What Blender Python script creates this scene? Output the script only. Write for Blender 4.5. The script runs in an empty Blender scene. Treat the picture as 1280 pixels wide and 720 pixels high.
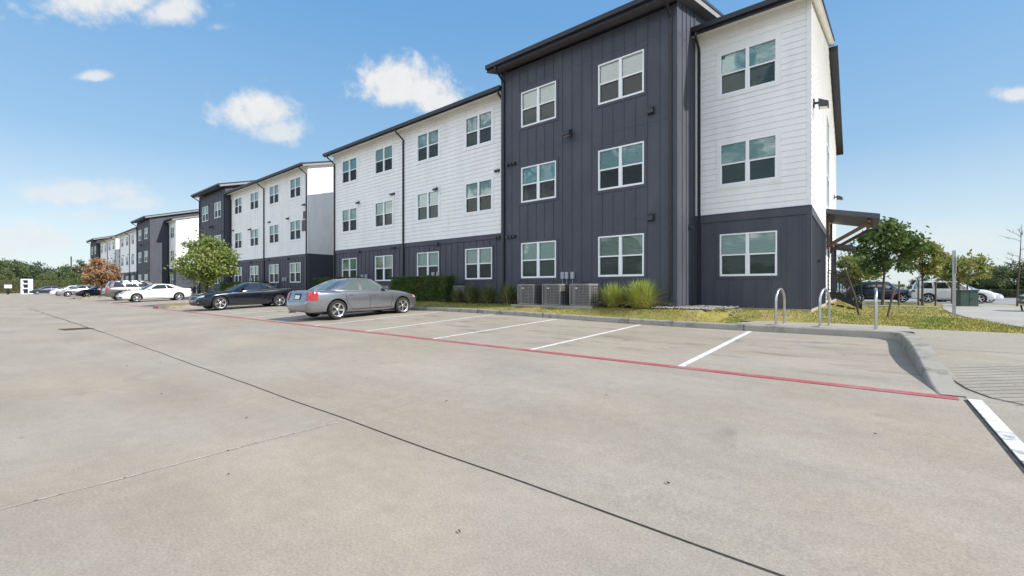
import bpy, bmesh, math, random
from math import radians, sin, cos, pi, sqrt, atan2
from mathutils import Vector, Matrix, noise
from mathutils.bvhtree import BVHTree
random.seed(7)
SC = bpy.context.scene
COL = SC.collection

# ------------------------------------------------------------------ camera
CAMZ = 1.26
YAW = atan2(435, 538)
cam_d = bpy.data.cameras.new('camera'); cam_d.lens = 36 * 538 / 1280; cam_d.sensor_width = 36
cam_d.clip_end = 3000; cam_d.clip_start = 0.05
cam = bpy.data.objects.new('camera', cam_d); COL.objects.link(cam)
cam.location = (0, 0, CAMZ); cam.rotation_euler = (radians(90), 0, YAW)
SC.camera = cam

# ------------------------------------------------------------------ sun, sky, exposure
SUN_DIR = Vector((1.0, 0.21, 0.78)).normalized()
SUN_EL = math.asin(SUN_DIR.z); SUN_AZ = atan2(SUN_DIR.x, SUN_DIR.y)
sd = bpy.data.lights.new('sun', 'SUN'); sd.energy = 2.6; sd.angle = radians(0.5); sd.color = (1.0, 0.955, 0.885)
sun = bpy.data.objects.new('sun', sd); COL.objects.link(sun)
sun.rotation_euler = SUN_DIR.to_track_quat('Z', 'Y').to_euler(); sun.location = (20, 10, 30)
SC.view_settings.view_transform = 'Standard'; SC.view_settings.look = 'None'
SC.view_settings.exposure = 1.18; SC.view_settings.gamma = 1.0

W = bpy.data.worlds.new('World'); SC.world = W; W.use_nodes = True
def build_world():
    nt = W.node_tree; N = nt.nodes; L = nt.links; N.clear()
    out = N.new('ShaderNodeOutputWorld'); bg = N.new('ShaderNodeBackground')
    L.new(bg.outputs[0], out.inputs[0])
    sky = N.new('ShaderNodeTexSky'); sky.sky_type = 'NISHITA'; sky.sun_disc = False
    sky.sun_elevation = SUN_EL; sky.sun_rotation = SUN_AZ
    sky.altitude = 150; sky.air_density = 1.0; sky.dust_density = 0.6; sky.ozone_density = 1.6
    tc = N.new('ShaderNodeTexCoord')
    nrm = N.new('ShaderNodeVectorMath'); nrm.operation = 'NORMALIZE'; L.new(tc.outputs['Generated'], nrm.inputs[0])
    D = nrm.outputs[0]
    def M(op, a, b=None, c=None, clamp=False):
        n = N.new('ShaderNodeMath'); n.operation = op; n.use_clamp = clamp
        for i, x in enumerate((a, b, c)):
            if x is None: continue
            if isinstance(x, (int, float)): n.inputs[i].default_value = x
            else: L.new(x, n.inputs[i])
        return n.outputs[0]
    def dot(v):
        n = N.new('ShaderNodeVectorMath'); n.operation = 'DOT_PRODUCT'; L.new(D, n.inputs[0]); n.inputs[1].default_value = v
        return n.outputs['Value']
    def noi(scale, detail, rough=0.55, dist=0.0):
        n = N.new('ShaderNodeTexNoise'); n.inputs['Scale'].default_value = scale; n.inputs['Detail'].default_value = detail
        n.inputs['Roughness'].default_value = rough; n.inputs['Distortion'].default_value = dist
        L.new(D, n.inputs['Vector']); return n.outputs['Fac']
    n1 = noi(9, 5, 0.5, 0.0); n2 = noi(30, 5, 0.6, 0.2)
    # (azimuth clockwise from +Y, elevation, half width, half height, strength, base offset) in degrees
    clouds = [(-80.8, 27.0, 6.6, 3.6, .95), (-77.0, 27.0, 4.6, 2.4, .85), (-73.3, 26.6, 1.3, .7, .4), (-86.0, 25.3, 1.6, .6, .35), (-83.2, 19.4, 1.6, .6, .7), (-69.6, 19.2, 5.0, 3.3, .9),
              (-67.6, 17.6, 3.6, 2.6, .7), (-52.0, 23.9, 8.2, 2.8, 1.0), (-54.0, 24.8, 4.8, 3.0, 1.0), (-48.5, 23.2, 5.0, 2.0, .9),
              (-83.6, 8.8, 5.2, 1.7, .6), (-80.6, 8.2, 3.8, 1.3, .5), (-83.4, 6.7, 3.6, .9, .4), (-88.0, 4.0, 7.0, 2.2, .55),
              (10.6, 16.3, 1.5, .9, .75), (5.0, 4.2, 8.0, 2.6, .45), (30, 16, 9, 3, .8), (75, 22, 10, 4, .8), (155, 28, 26, 13, 1), (-155, 24, 26, 12, 1), (-118, 30, 14, 8, 1), (115, 14, 14, 5, .8), (180, 55, 34, 16, 1), (-135, 10, 20, 5, 1), (170, 9, 24, 5, 1)]  # the last wide clouds are out of view, added as facade fill
    tot = None
    for az, el, hw, hh, st in clouds:
        az, el = radians(az), radians(el)
        c = Vector((sin(az) * cos(el), cos(az) * cos(el), sin(el)))
        r = Vector((cos(az), -sin(az), 0)); t = r.cross(c)
        if t.z < 0: t = -t
        tl = max(-.5, min(.5, -math.tan(el) * math.tan(az + YAW) * 1.1)) if abs(az + YAW) < 1.2 else 0.0
        px = M('DIVIDE', dot(r), sin(radians(hw))); py = M('DIVIDE', M('SUBTRACT', dot(t), M('MULTIPLY', dot(r), tl)), sin(radians(hh)))
        fr = M('GREATER_THAN', dot(c), 0.2)
        # flatter bottoms: stretch the lower half
        py2 = M('MULTIPLY', py, M('ADD', 1.0, M('MULTIPLY', M('LESS_THAN', py, 0.0), 0.35)))
        rr = M('SQRT', M('ADD', M('MULTIPLY', px, px), M('MULTIPLY', py2, py2)))
        m = M('SUBTRACT', M('ADD', M('MULTIPLY', M('SUBTRACT', n1, 0.5), 1.9), M('ADD', M('MULTIPLY', M('SUBTRACT', n2, 0.5), 1.3), 1.05)), rr)
        m = M('MULTIPLY', M('MULTIPLY', m, 1.4, clamp=True), st)
        m = M('MULTIPLY', m, fr)
        tot = m if tot is None else M('MAXIMUM', tot, m)
    sp = N.new('ShaderNodeSeparateXYZ'); L.new(D, sp.inputs[0])
    tot = M('MULTIPLY', tot, M('GREATER_THAN', sp.outputs['Z'], 0.0))
    # smooth it
    tot = M('MULTIPLY', M('MULTIPLY', tot, tot), M('SUBTRACT', 3.0, M('MULTIPLY', tot, 2.0)))
    # the physical sky blended with the measured blue-to-pale gradient of the day
    rp = N.new('ShaderNodeValToRGB'); L.new(M('MAXIMUM', sp.outputs['Z'], 0.0), rp.inputs[0]); el_ = rp.color_ramp.elements
    st_ = [(0.0, (3.0, 3.4, 3.6)), (0.10, (2.75, 3.35, 3.65)), (0.26, (1.36, 2.35, 3.45)), (0.53, (0.70, 1.78, 3.30)), (1.0, (0.45, 1.3, 2.8))]
    el_[0].position = 0; el_[1].position = 1
    while len(el_) < len(st_): el_.new(0.5)
    for e_, (p_, c_) in zip(el_, st_): e_.position = p_
    for e_, (p_, c_) in zip(el_, st_): e_.color = tuple(x / 5 for x in c_) + (1,)
    sc_ = N.new('ShaderNodeVectorMath'); sc_.operation = 'SCALE'; sc_.inputs['Scale'].default_value = 5.0; L.new(rp.outputs[0], sc_.inputs[0])
    mix0 = N.new('ShaderNodeMix'); mix0.data_type = 'RGBA'; mix0.inputs[0].default_value = 0.85
    L.new(sky.outputs[0], mix0.inputs[6]); L.new(sc_.outputs[0], mix0.inputs[7])
    mix = N.new('ShaderNodeMix'); mix.data_type = 'RGBA'
    L.new(tot, mix.inputs[0]); L.new(mix0.outputs[2], mix.inputs[6])
    bright = M('ADD', 1.0, M('MULTIPLY', M('LESS_THAN', sp.outputs['Y'], -0.05), 1.9))   # added unseen clouds behind the camera, brightened to fill the shaded facades
    shade = N.new('ShaderNodeMix'); shade.data_type = 'RGBA'; L.new(n2, shade.inputs[0])
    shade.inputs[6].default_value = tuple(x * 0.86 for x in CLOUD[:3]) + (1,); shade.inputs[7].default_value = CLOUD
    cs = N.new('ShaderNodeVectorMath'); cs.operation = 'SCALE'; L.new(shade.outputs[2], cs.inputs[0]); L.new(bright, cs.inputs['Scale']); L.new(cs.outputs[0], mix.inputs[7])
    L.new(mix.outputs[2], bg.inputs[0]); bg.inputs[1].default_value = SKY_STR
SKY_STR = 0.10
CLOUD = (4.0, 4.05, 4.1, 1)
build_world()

# ------------------------------------------------------------------ helpers
def mat(name, base, rough=0.6, metal=0.0, spec=0.5, coat=0.0):
    m = bpy.data.materials.new(name); m.use_nodes = True
    p = m.node_tree.nodes['Principled BSDF']
    p.inputs['Base Color'].default_value = (*base, 1); p.inputs['Roughness'].default_value = rough
    p.inputs['Metallic'].default_value = metal; p.inputs['Specular IOR Level'].default_value = spec
    if coat: p.inputs['Coat Weight'].default_value = coat; p.inputs['Coat Roughness'].default_value = 0.04
    return m
def nmat(name, c1, c2, scale=3, rough=0.8, detail=5, bump=0.0, bscale=60, spec=0.4, c3=None, s3=0.4, metal=0.0, lo=0.35, hi=0.65, coat=0.0, stretch=None):
    """noise driven two/three tone surface in object-independent (world position) space"""
    m = mat(name, c1, rough, metal, spec, coat); nt = m.node_tree; N = nt.nodes; L = nt.links; p = N['Principled BSDF']
    g = N.new('ShaderNodeNewGeometry'); vec = g.outputs['Position']
    if stretch:
        mp = N.new('ShaderNodeMapping'); mp.inputs['Scale'].default_value = stretch; L.new(vec, mp.inputs[0]); vec = mp.outputs[0]
    def noi(s, d):
        n = N.new('ShaderNodeTexNoise'); n.inputs['Scale'].default_value = s; n.inputs['Detail'].default_value = d; n.inputs['Roughness'].default_value = 0.6
        L.new(vec, n.inputs['Vector']); return n.outputs['Fac']
    def ramp(f, lo, hi):
        r = N.new('ShaderNodeMapRange'); r.inputs['From Min'].default_value = lo; r.inputs['From Max'].default_value = hi; L.new(f, r.inputs['Value']); return r.outputs[0]
    x = N.new('ShaderNodeMix'); x.data_type = 'RGBA'; L.new(ramp(noi(scale, detail), lo, hi), x.inputs[0])
    x.inputs[6].default_value = (*c1, 1); x.inputs[7].default_value = (*c2, 1); o = x.outputs[2]
    if c3:
        y = N.new('ShaderNodeMix'); y.data_type = 'RGBA'; L.new(ramp(noi(s3, 4), 0.5, 0.72), y.inputs[0])
        L.new(o, y.inputs[6]); y.inputs[7].default_value = (*c3, 1); o = y.outputs[2]
    L.new(o, p.inputs['Base Color'])
    if bump:
        b = N.new('ShaderNodeBump'); b.inputs['Strength'].default_value = bump; b.inputs['Distance'].default_value = 0.01
        L.new(noi(bscale, 4), b.inputs['Height']); L.new(b.outputs[0], p.inputs['Normal'])
    return m

WL = {}      # world location of un-rotated objects, for parenting by plain offsets
def tag(o, label=None, cat=None, group=None, kind=None):
    if label: o['label'] = label
    if cat: o['category'] = cat
    if group: o['group'] = group
    if kind: o['kind'] = kind
    return o
def empty(name, loc=(0, 0, 0), label=None, cat=None, group=None, rz=0):
    o = bpy.data.objects.new(name, None); COL.objects.link(o); o.location = loc; o.rotation_euler = (0, 0, rz)
    o.empty_display_size = 0.2; WL[o.name] = Vector(loc) if rz == 0 else Vector((0, 0, 0))
    return tag(o, label, cat, group)
def obj(name, bm, m, parent=None, origin=None, smooth=None, local=False):
    """link bm as one mesh object. Vertices are world coordinates unless local=True."""
    me = bpy.data.meshes.new(name)
    if origin is None: origin = Vector((0, 0, 0)) if parent is None or local else WL[parent.name]
    origin = Vector(origin)
    if not local and origin.length > 0: bmesh.ops.translate(bm, vec=-origin, verts=bm.verts)
    if smooth is not None:
        bmesh.ops.recalc_face_normals(bm, faces=bm.faces)
        for f in bm.faces: f.smooth = True
        for e in bm.edges:
            e.smooth = not (len(e.link_faces) == 2 and e.calc_face_angle(0) > radians(smooth))
    bm.to_mesh(me); bm.free()
    for x in (m if isinstance(m, (list, tuple)) else [m]): me.materials.append(x)
    o = bpy.data.objects.new(name, me); COL.objects.link(o)
    if parent is not None:
        o.parent = parent
        if not local: o.location = origin - WL[parent.name]
    elif not local: o.location = origin
    WL[o.name] = origin
    return o
def struct(name, bm, m, **k):
    o = obj(name, bm, m, **k); o['kind'] = 'structure'; return o
def kids(o): return [c for c in bpy.data.objects if c.parent == o]
def copy_tree(o, parent=None, ch=None):
    if ch is None:
        ch = {}
        for x in bpy.data.objects:
            if x.parent: ch.setdefault(x.parent.name, []).append(x)
    c = o.copy(); COL.objects.link(c)
    if parent is not None: c.parent = parent
    for k in ch.get(o.name, []): copy_tree(k, c, ch)
    return c

def BM(): return bmesh.new()
def quad(bm, a, b, c, d, mi=0):
    f = bm.faces.new([bm.verts.new(p) for p in (a, b, c, d)]); f.material_index = mi; return f
def box(bm, x0, x1, y0, y1, z0, z1, mi=0, T=None):
    P = [(x0, y0, z0), (x1, y0, z0), (x1, y1, z0), (x0, y1, z0), (x0, y0, z1), (x1, y0, z1), (x1, y1, z1), (x0, y1, z1)]
    if T: P = [T(Vector(p)) for p in P]
    v = [bm.verts.new(p) for p in P]
    for q in ((3, 2, 1, 0), (4, 5, 6, 7), (0, 1, 5, 4), (1, 2, 6, 5), (2, 3, 7, 6), (3, 0, 4, 7)):
        f = bm.faces.new([v[i] for i in q]); f.material_index = mi
    return v
def bev(bm, w, seg=1):
    bmesh.ops.bevel(bm, geom=list(bm.edges), offset=w, segments=seg, affect='EDGES', clamp_overlap=True)
def tube(bm, pts, rad, n=8, mi=0, cap=True):
    pts = [Vector(p) for p in pts]
    rads = rad if isinstance(rad, (list, tuple)) else [rad] * len(pts)
    rings = []; up = Vector((0, 0, 1)); prev = None
    for i, p in enumerate(pts):
        d = (pts[min(i + 1, len(pts) - 1)] - pts[max(i - 1, 0)]).normalized()
        if prev is None: a = d.orthogonal().normalized()
        else:
            a = prev - d * prev.dot(d); a = a.normalized() if a.length > 1e-5 else d.orthogonal().normalized()
        prev = a; b = d.cross(a)
        rings.append([bm.verts.new(p + (a * cos(2 * pi * k / n) + b * sin(2 * pi * k / n)) * rads[i]) for k in range(n)])
    for i in range(len(rings) - 1):
        for k in range(n):
            f = bm.faces.new((rings[i][k], rings[i][(k + 1) % n], rings[i + 1][(k + 1) % n], rings[i + 1][k])); f.material_index = mi
    if cap and n > 2:
        f = bm.faces.new(rings[0][::-1]); f.material_index = mi; f = bm.faces.new(rings[-1]); f.material_index = mi
def lathe(bm, prof, n=24, T=None, mi=0, closed=False):
    """profile [(r, h)] about local Z"""
    rings = []
    for r, h in prof:
        ring = []
        for k in range(n):
            p = Vector((r * cos(2 * pi * k / n), r * sin(2 * pi * k / n), h))
            ring.append(bm.verts.new(T(p) if T else p))
        rings.append(ring)
    m = len(rings)
    for i in range(m if closed else m - 1):
        for k in range(n):
            f = bm.faces.new((rings[i][k], rings[i][(k + 1) % n], rings[(i + 1) % m][(k + 1) % n], rings[(i + 1) % m][k])); f.material_index = mi
    if not closed:
        if prof[0][0] > 1e-4: bm.faces.new(rings[0][::-1]).material_index = mi
        if prof[-1][0] > 1e-4: bm.faces.new(rings[-1]).material_index = mi
def grid(bm, us, vs, zf, off=0.0, keep=None, mi=0):
    V = {}
    def vt(i, j):
        if (i, j) not in V: V[(i, j)] = bm.verts.new((us[i], vs[j], zf(us[i], vs[j]) + off))
        return V[(i, j)]
    for i in range(len(us) - 1):
        for j in range(len(vs) - 1):
            if keep and not keep((us[i] + us[i + 1]) / 2, (vs[j] + vs[j + 1]) / 2): continue
            f = bm.faces.new((vt(i, j), vt(i + 1, j), vt(i + 1, j + 1), vt(i, j + 1))); f.material_index = mi
def frange(a, b, step):
    n = max(1, int(math.ceil(abs(b - a) / step - 1e-6))); return [a + (b - a) * i / n for i in range(n + 1)]
def ss(t): t = max(0.0, min(1.0, t)); return t * t * (3 - 2 * t)
def lerp(a, b, t): return a + (b - a) * t

# ------------------------------------------------------------------ heights of the ground
KV = 11.7                                    # kerb face
def zk(u): return 0.22 + 0.10 * ss((-3 - u) / 9)
def lotz(u, v):
    if v <= 2.21: return max(0.0, 0.0 + 0.012 * (0 - v)) if v < 0 else 0.0
    if v <= 6.3: return 0.10 * (v - 2.21) / 4.09
    return 0.10 + (zk(u) - 0.10) * (v - 6.3) / (KV - 6.3)
def lawnz(u, v):
    zl = lerp(zk(u) + 0.15, 0.64, ss((v - 11.85) / 0.95)) if u < -3 else lerp(zk(u) + 0.15, 0.60, ss((v - 12.6) / 3.0))
    zr = 0.375 - 0.008 * max(0, v - 14) if v < 40 else max(0.167 - 0.006 * (v - 40), 0.03)
    return lerp(zl, zr, ss((u + 1.6) / 1.8))
def apronz(u, v):
    return lotz(0.7, v) if v < 6.3 else min(0.375, 0.10 + 0.043 * (v - 6.3))
# ------------------------------------------------------------------ materials
def concrete(name, base, var=0.86, warm=1.0, groove=False, big=0.9):
    m = mat(name, base, 0.88, 0, 0.3); nt = m.node_tree; N = nt.nodes; L = nt.links; p = N['Principled BSDF']
    g = N.new('ShaderNodeNewGeometry')
    def noi(s, d, r=0.6, st=None, dist=0.0):
        n = N.new('ShaderNodeTexNoise'); n.inputs['Scale'].default_value = s; n.inputs['Detail'].default_value = d
        n.inputs['Roughness'].default_value = r; n.inputs['Distortion'].default_value = dist
        if st:
            mp = N.new('ShaderNodeMapping'); mp.inputs['Scale'].default_value = st; L.new(g.outputs['Position'], mp.inputs[0]); L.new(mp.outputs[0], n.inputs['Vector'])
        else: L.new(g.outputs['Position'], n.inputs['Vector'])
        return n.outputs['Fac']
    def rng(f, a, b, c, d):
        r = N.new('ShaderNodeMapRange'); r.inputs[1].default_value = a; r.inputs[2].default_value = b; r.inputs[3].default_value = c; r.inputs[4].default_value = d
        L.new(f, r.inputs[0]); return r.outputs[0]
    def mul(a, b):
        n = N.new('ShaderNodeMath'); n.operation = 'MULTIPLY'; L.new(a, n.inputs[0]); L.new(b, n.inputs[1]); return n.outputs[0]
    f = rng(noi(0.45, 5, 0.55), 0.3, 0.7, big * 0.97, 1.05)            # big mottling
    f = mul(f, rng(noi(1.1, 6, 0.6, (0.30, 1.0, 1)), 0.35, 0.7, 1.05, var + 0.03))   # streaks along the lane
    f = mul(f, rng(noi(7, 6, 0.75), 0.3, 0.75, 1.08, 0.90))
    f = mul(f, rng(noi(70, 3, 0.7), 0.3, 0.7, 0.80, 1.18))             # sandy grain
    f = mul(f, rng(noi(260, 2, 0.6), 0.30, 0.72, 0.84, 1.15))
    f = mul(f, rng(noi(0.8, 3, 0.5, None, 1.2), 0.66, 0.80, 1.0, 0.80))   # few darker stains
    vor = N.new('ShaderNodeTexVoronoi'); vor.inputs['Scale'].default_value = 1.1; vor.inputs['Randomness'].default_value = 1.0
    L.new(g.outputs['Position'], vor.inputs['Vector'])
    f = mul(f, rng(vor.outputs['Distance'], 0.012, 0.03, 0.68, 1.0))    # little spots
    if name == 'lot_concrete':                                # drips and tyre marks inside the stalls
        sp = N.new('ShaderNodeSeparateXYZ'); L.new(g.outputs['Position'], sp.inputs[0])
        band = mul(rng(sp.outputs['Y'], 6.6, 7.6, 0, 1), rng(sp.outputs['Y'], 10.3, 11.2, 1, 0))
        for st_, a_, b_, k_ in (((0.9, 2.2, 1), 0.54, 0.70, .34), ((0.45, 5.0, 1), 0.55, 0.72, .20), ((3.5, 3.5, 1), 0.66, 0.74, .25)):
            x_ = mul(band, rng(noi(1.0, 5, 0.6, st_, 0.6), a_, b_, 0, k_)); s_ = N.new('ShaderNodeMath'); s_.operation = 'SUBTRACT'; s_.inputs[0].default_value = 1; L.new(x_, s_.inputs[1]); f = mul(f, s_.outputs[0])
        f = mul(f, rng(noi(1.0, 6, 0.65, (0.12, 2.6, 1), 0.5), 0.60, 0.72, 1.0, 0.93))      # rubbed tyre tracks along the lane
        f = mul(f, rng(noi(2.2, 3, 0.5, None, 2.0), 0.70, 0.76, 1.0, 1.10))
    mx = N.new('ShaderNodeMix'); mx.data_type = 'RGBA'; L.new(rng(noi(0.3, 3), 0.35, 0.65, 0, 1), mx.inputs[0])
    mx.inputs[6].default_value = (*base, 1); mx.inputs[7].default_value = (base[0] * 1.02, base[1] * 0.975, base[2] * 0.90 * warm, 1)
    sc = N.new('ShaderNodeVectorMath'); sc.operation = 'SCALE'; L.new(mx.outputs[2], sc.inputs[0]); L.new(f, sc.inputs['Scale'])
    L.new(sc.outputs[0], p.inputs['Base Color'])
    b = N.new('ShaderNodeBump'); b.inputs['Strength'].default_value = 0.35; b.inputs['Distance'].default_value = 0.004
    L.new(noi(90, 4, 0.7), b.inputs['Height']); L.new(b.outputs[0], p.inputs['Normal'])
    return m
M_LOT = concrete('lot_concrete', (0.360, 0.319, 0.266))
M_KERB = nmat('kerb_concrete', (0.35, 0.32, 0.27), (0.29, 0.27, 0.235), 2.5, 0.9, bump=0.4, bscale=60, c3=(0.13, 0.12, 0.11), s3=3.2, lo=.3, hi=.7)
M_PAD = concrete('pad_concrete', (0.38, 0.35, 0.305), 0.85)
M_APRON = concrete('apron_concrete', (0.36, 0.33, 0.275), 0.80)
M_WALK = concrete('walk_concrete', (0.36, 0.35, 0.33), 0.9)
M_ROAD = nmat('road', (0.24, 0.24, 0.235), (0.30, 0.295, 0.28), 0.5)
M_RED = nmat('red_paint', (0.42, 0.065, 0.09), (0.38, 0.15, 0.14), 24, 0.7, lo=0.42, hi=0.66, c3=(0.37, 0.23, 0.20), s3=2.5)
M_LINE = nmat('white_paint', (0.78, 0.78, 0.76), (0.46, 0.44, 0.39), 22, 0.7, lo=0.44, hi=0.62)
M_JOINT = nmat('joint_sealant', (0.025, 0.023, 0.02), (0.06, 0.055, 0.05), 12, 0.8)
M_FADED = nmat('faded_chalk', (0.52, 0.48, 0.43), (0.43, 0.39, 0.33), 14, 0.9, lo=0.4, hi=0.6)
M_GROUND = nmat('dry_ground', (0.16, 0.15, 0.06), (0.20, 0.17, 0.09), 0.3)
M_GRASS = nmat('lawn_soil', (0.20, 0.19, 0.045), (0.30, 0.235, 0.065), 0.8, 0.95, c3=(0.38, 0.27, 0.12), s3=1.3, bump=0.6, bscale=35)
M_BLADE = nmat('grass_blade', (0.15, 0.21, 0.03), (0.36, 0.31, 0.06), 0.9, 0.6, c3=(0.48, 0.36, 0.14), s3=1.1, lo=0.42, hi=0.62)
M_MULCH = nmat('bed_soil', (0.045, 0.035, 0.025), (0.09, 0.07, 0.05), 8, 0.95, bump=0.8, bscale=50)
M_ROCK = nmat('river_rock', (0.36, 0.34, 0.32), (0.14, 0.13, 0.12), 14, 0.7)
M_DARK = nmat('dark_siding', (0.060, 0.064, 0.086), (0.072, 0.075, 0.098), 1.6, 0.55, spec=0.35, bump=0.10, bscale=60, c3=(0.085, 0.086, 0.104), s3=1.1, stretch=(1, 1, .35))
M_WHITE = nmat('white_siding', (0.86, 0.85, 0.84), (0.81, 0.80, 0.795), 1.5, 0.55, spec=0.35, bump=0.10, bscale=50, c3=(0.76, 0.75, 0.735), s3=1.6, stretch=(1, 1, .25))
M_TRIM = nmat('white_trim', (0.84, 0.84, 0.83), (0.78, 0.78, 0.77), 4, 0.5)
M_SOFFIT = nmat('soffit', (0.80, 0.77, 0.68), (0.74, 0.71, 0.62), 2, 0.6)
M_SOFD = nmat('grey_soffit', (0.11, 0.105, 0.11), (0.14, 0.132, 0.138), 2, 0.6)
M_FASCIA = nmat('fascia', (0.022, 0.022, 0.030), (0.03, 0.03, 0.04), 3, 0.45)
M_RAKE = nmat('rake_board', (0.30, 0.28, 0.28), (0.26, 0.25, 0.25), 3, 0.6)
M_ROOF = nmat('roof_shingle', (0.06, 0.058, 0.06), (0.10, 0.095, 0.095), 5, 0.9, bump=0.5, bscale=20)
M_SPOUT = nmat('downspout_metal', (0.020, 0.020, 0.028), (0.028, 0.028, 0.036), 6, 0.4)
M_FRAME = nmat('window_vinyl', (0.86, 0.87, 0.89), (0.82, 0.83, 0.85), 9, 0.35)
M_BLACK = nmat('black_metal', (0.012, 0.012, 0.014), (0.02, 0.02, 0.022), 9, 0.4)
M_WOOD = nmat('stained_wood', (0.15, 0.085, 0.052), (0.09, 0.052, 0.034), 3, 0.6, stretch=(2, 14, 14))
M_PLINTH = concrete('plinth_concrete', (0.40, 0.38, 0.34))
M_GALV = nmat('galvanised', (0.45, 0.46, 0.47), (0.34, 0.35, 0.36), 30, 0.35, metal=0.9)
M_STEEL = nmat('brushed_steel', (0.62, 0.62, 0.61), (0.50, 0.50, 0.49), 40, 0.28, metal=1.0)
M_BOX = nmat('grey_meter_box', (0.40, 0.41, 0.43), (0.34, 0.35, 0.37), 12, 0.5)
M_VENT = nmat('vent_hood', (0.035, 0.035, 0.045), (0.05, 0.05, 0.06), 9, 0.4)
M_DOOR = nmat('painted_door', (0.07, 0.075, 0.10), (0.085, 0.09, 0.11), 4, 0.4)
def blind_mat(name, c):
    m = mat(name, c, 0.6); nt = m.node_tree; N = nt.nodes; L = nt.links; p = N['Principled BSDF']
    g = N.new('ShaderNodeNewGeometry'); s = N.new('ShaderNodeSeparateXYZ'); L.new(g.outputs['Position'], s.inputs[0])
    a = N.new('ShaderNodeMath'); a.operation = 'MULTIPLY'; a.inputs[1].default_value = 2 * pi / 0.05; L.new(s.outputs['Z'], a.inputs[0])
    b = N.new('ShaderNodeMath'); b.operation = 'SINE'; L.new(a.outputs[0], b.inputs[0])
    n = N.new('ShaderNodeBump'); n.inputs['Strength'].default_value = 0.8; n.inputs['Distance'].default_value = 0.02
    L.new(b.outputs[0], n.inputs['Height']); L.new(n.outputs[0], p.inputs['Normal'])
    # subsurface off: the slats are opaque and keep their own colour
    p.inputs['Subsurface Weight'].default_value = 0.0
    return m
M_BLIND = [blind_mat('blind_sage', (0.52, 0.70, 0.66)), blind_mat('blind_teal', (0.30, 0.68, 0.70)), blind_mat('blind_white', (0.72, 0.76, 0.75))]
def glass_mat(name, tint, dark=False):
    m = bpy.data.materials.new(name); m.use_nodes = True; nt = m.node_tree; N = nt.nodes; L = nt.links; N.clear()
    o = N.new('ShaderNodeOutputMaterial'); t = N.new('ShaderNodeBsdfTransparent'); t.inputs[0].default_value = (*tint, 1)
    g = N.new('ShaderNodeBsdfGlossy'); g.inputs['Roughness'].default_value = 0.015; g.inputs[0].default_value = (0.95, 1, 0.98, 1)
    f = N.new('ShaderNodeFresnel'); f.inputs[0].default_value = 1.6
    no = N.new('ShaderNodeTexNoise'); no.inputs['Scale'].default_value = 1.6; no.inputs['Detail'].default_value = 1
    ge = N.new('ShaderNodeNewGeometry'); L.new(ge.outputs['Position'], no.inputs['Vector'])
    bp = N.new('ShaderNodeBump'); bp.inputs['Strength'].default_value = 0.25; bp.inputs['Distance'].default_value = 0.03
    L.new(no.outputs['Fac'], bp.inputs['Height']); L.new(bp.outputs[0], g.inputs['Normal'])
    a = N.new('ShaderNodeMath'); a.operation = 'MULTIPLY_ADD'; a.inputs[1].default_value = 1.3; a.inputs[2].default_value = 0.06; a.use_clamp = True
    L.new(f.outputs[0], a.inputs[0])
    x = N.new('ShaderNodeMixShader'); L.new(a.outputs[0], x.inputs[0]); L.new(t.outputs[0], x.inputs[1]); L.new(g.outputs[0], x.inputs[2]); L.new(x.outputs[0], o.inputs[0])
    return m
M_GLASS = glass_mat('window_glass', (0.80, 0.90, 0.86))
def screen_mat():
    m = bpy.data.materials.new('insect_screen'); m.use_nodes = True; nt = m.node_tree; N = nt.nodes; L = nt.links; N.clear()
    o = N.new('ShaderNodeOutputMaterial'); t = N.new('ShaderNodeBsdfTransparent'); d = N.new('ShaderNodeBsdfDiffuse'); d.inputs[0].default_value = (0.045, 0.05, 0.05, 1)
    x = N.new('ShaderNodeMixShader'); x.inputs[0].default_value = 0.55; L.new(t.outputs[0], x.inputs[1]); L.new(d.outputs[0], x.inputs[2]); L.new(x.outputs[0], o.inputs[0])
    return m
M_SCREEN = screen_mat()
M_ROOM = mat('room_interior', (0.05, 0.05, 0.05), 0.9)

# ------------------------------------------------------------------ setting: ground sheets
bm = BM(); grid(bm, [-900, -300, -150, -60, 0, 60, 150, 300, 900], [-400, -100, 0, 60, 120, 300, 900], lambda u, v: -0.08)
struct('ground', bm, M_GROUND)
ISL = [(-29.7, -32.2), (-62.9, -65.3)]          # kerbed islands between the bays (u from, to)
bm = BM()
us = frange(-150, -20, 5) + frange(-20, 0.86, 1.0)[1:]
vs = [-30, -10, 0, 2.21, 3.5, 5, 6.3, 7.6, 9, 10.4, KV + 0.05]
grid(bm, us, vs, lotz); struct('parking_lot', bm, M_LOT)
bm = BM(); grid(bm, [0.86, 2, 4, 8, 20, 60], [-30, -10, 0, 2.21, 4, 6.3, 8, 10, 12.72], lambda u, v: apronz(u, v)); struct('driveway_apron', bm, M_APRON)
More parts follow.
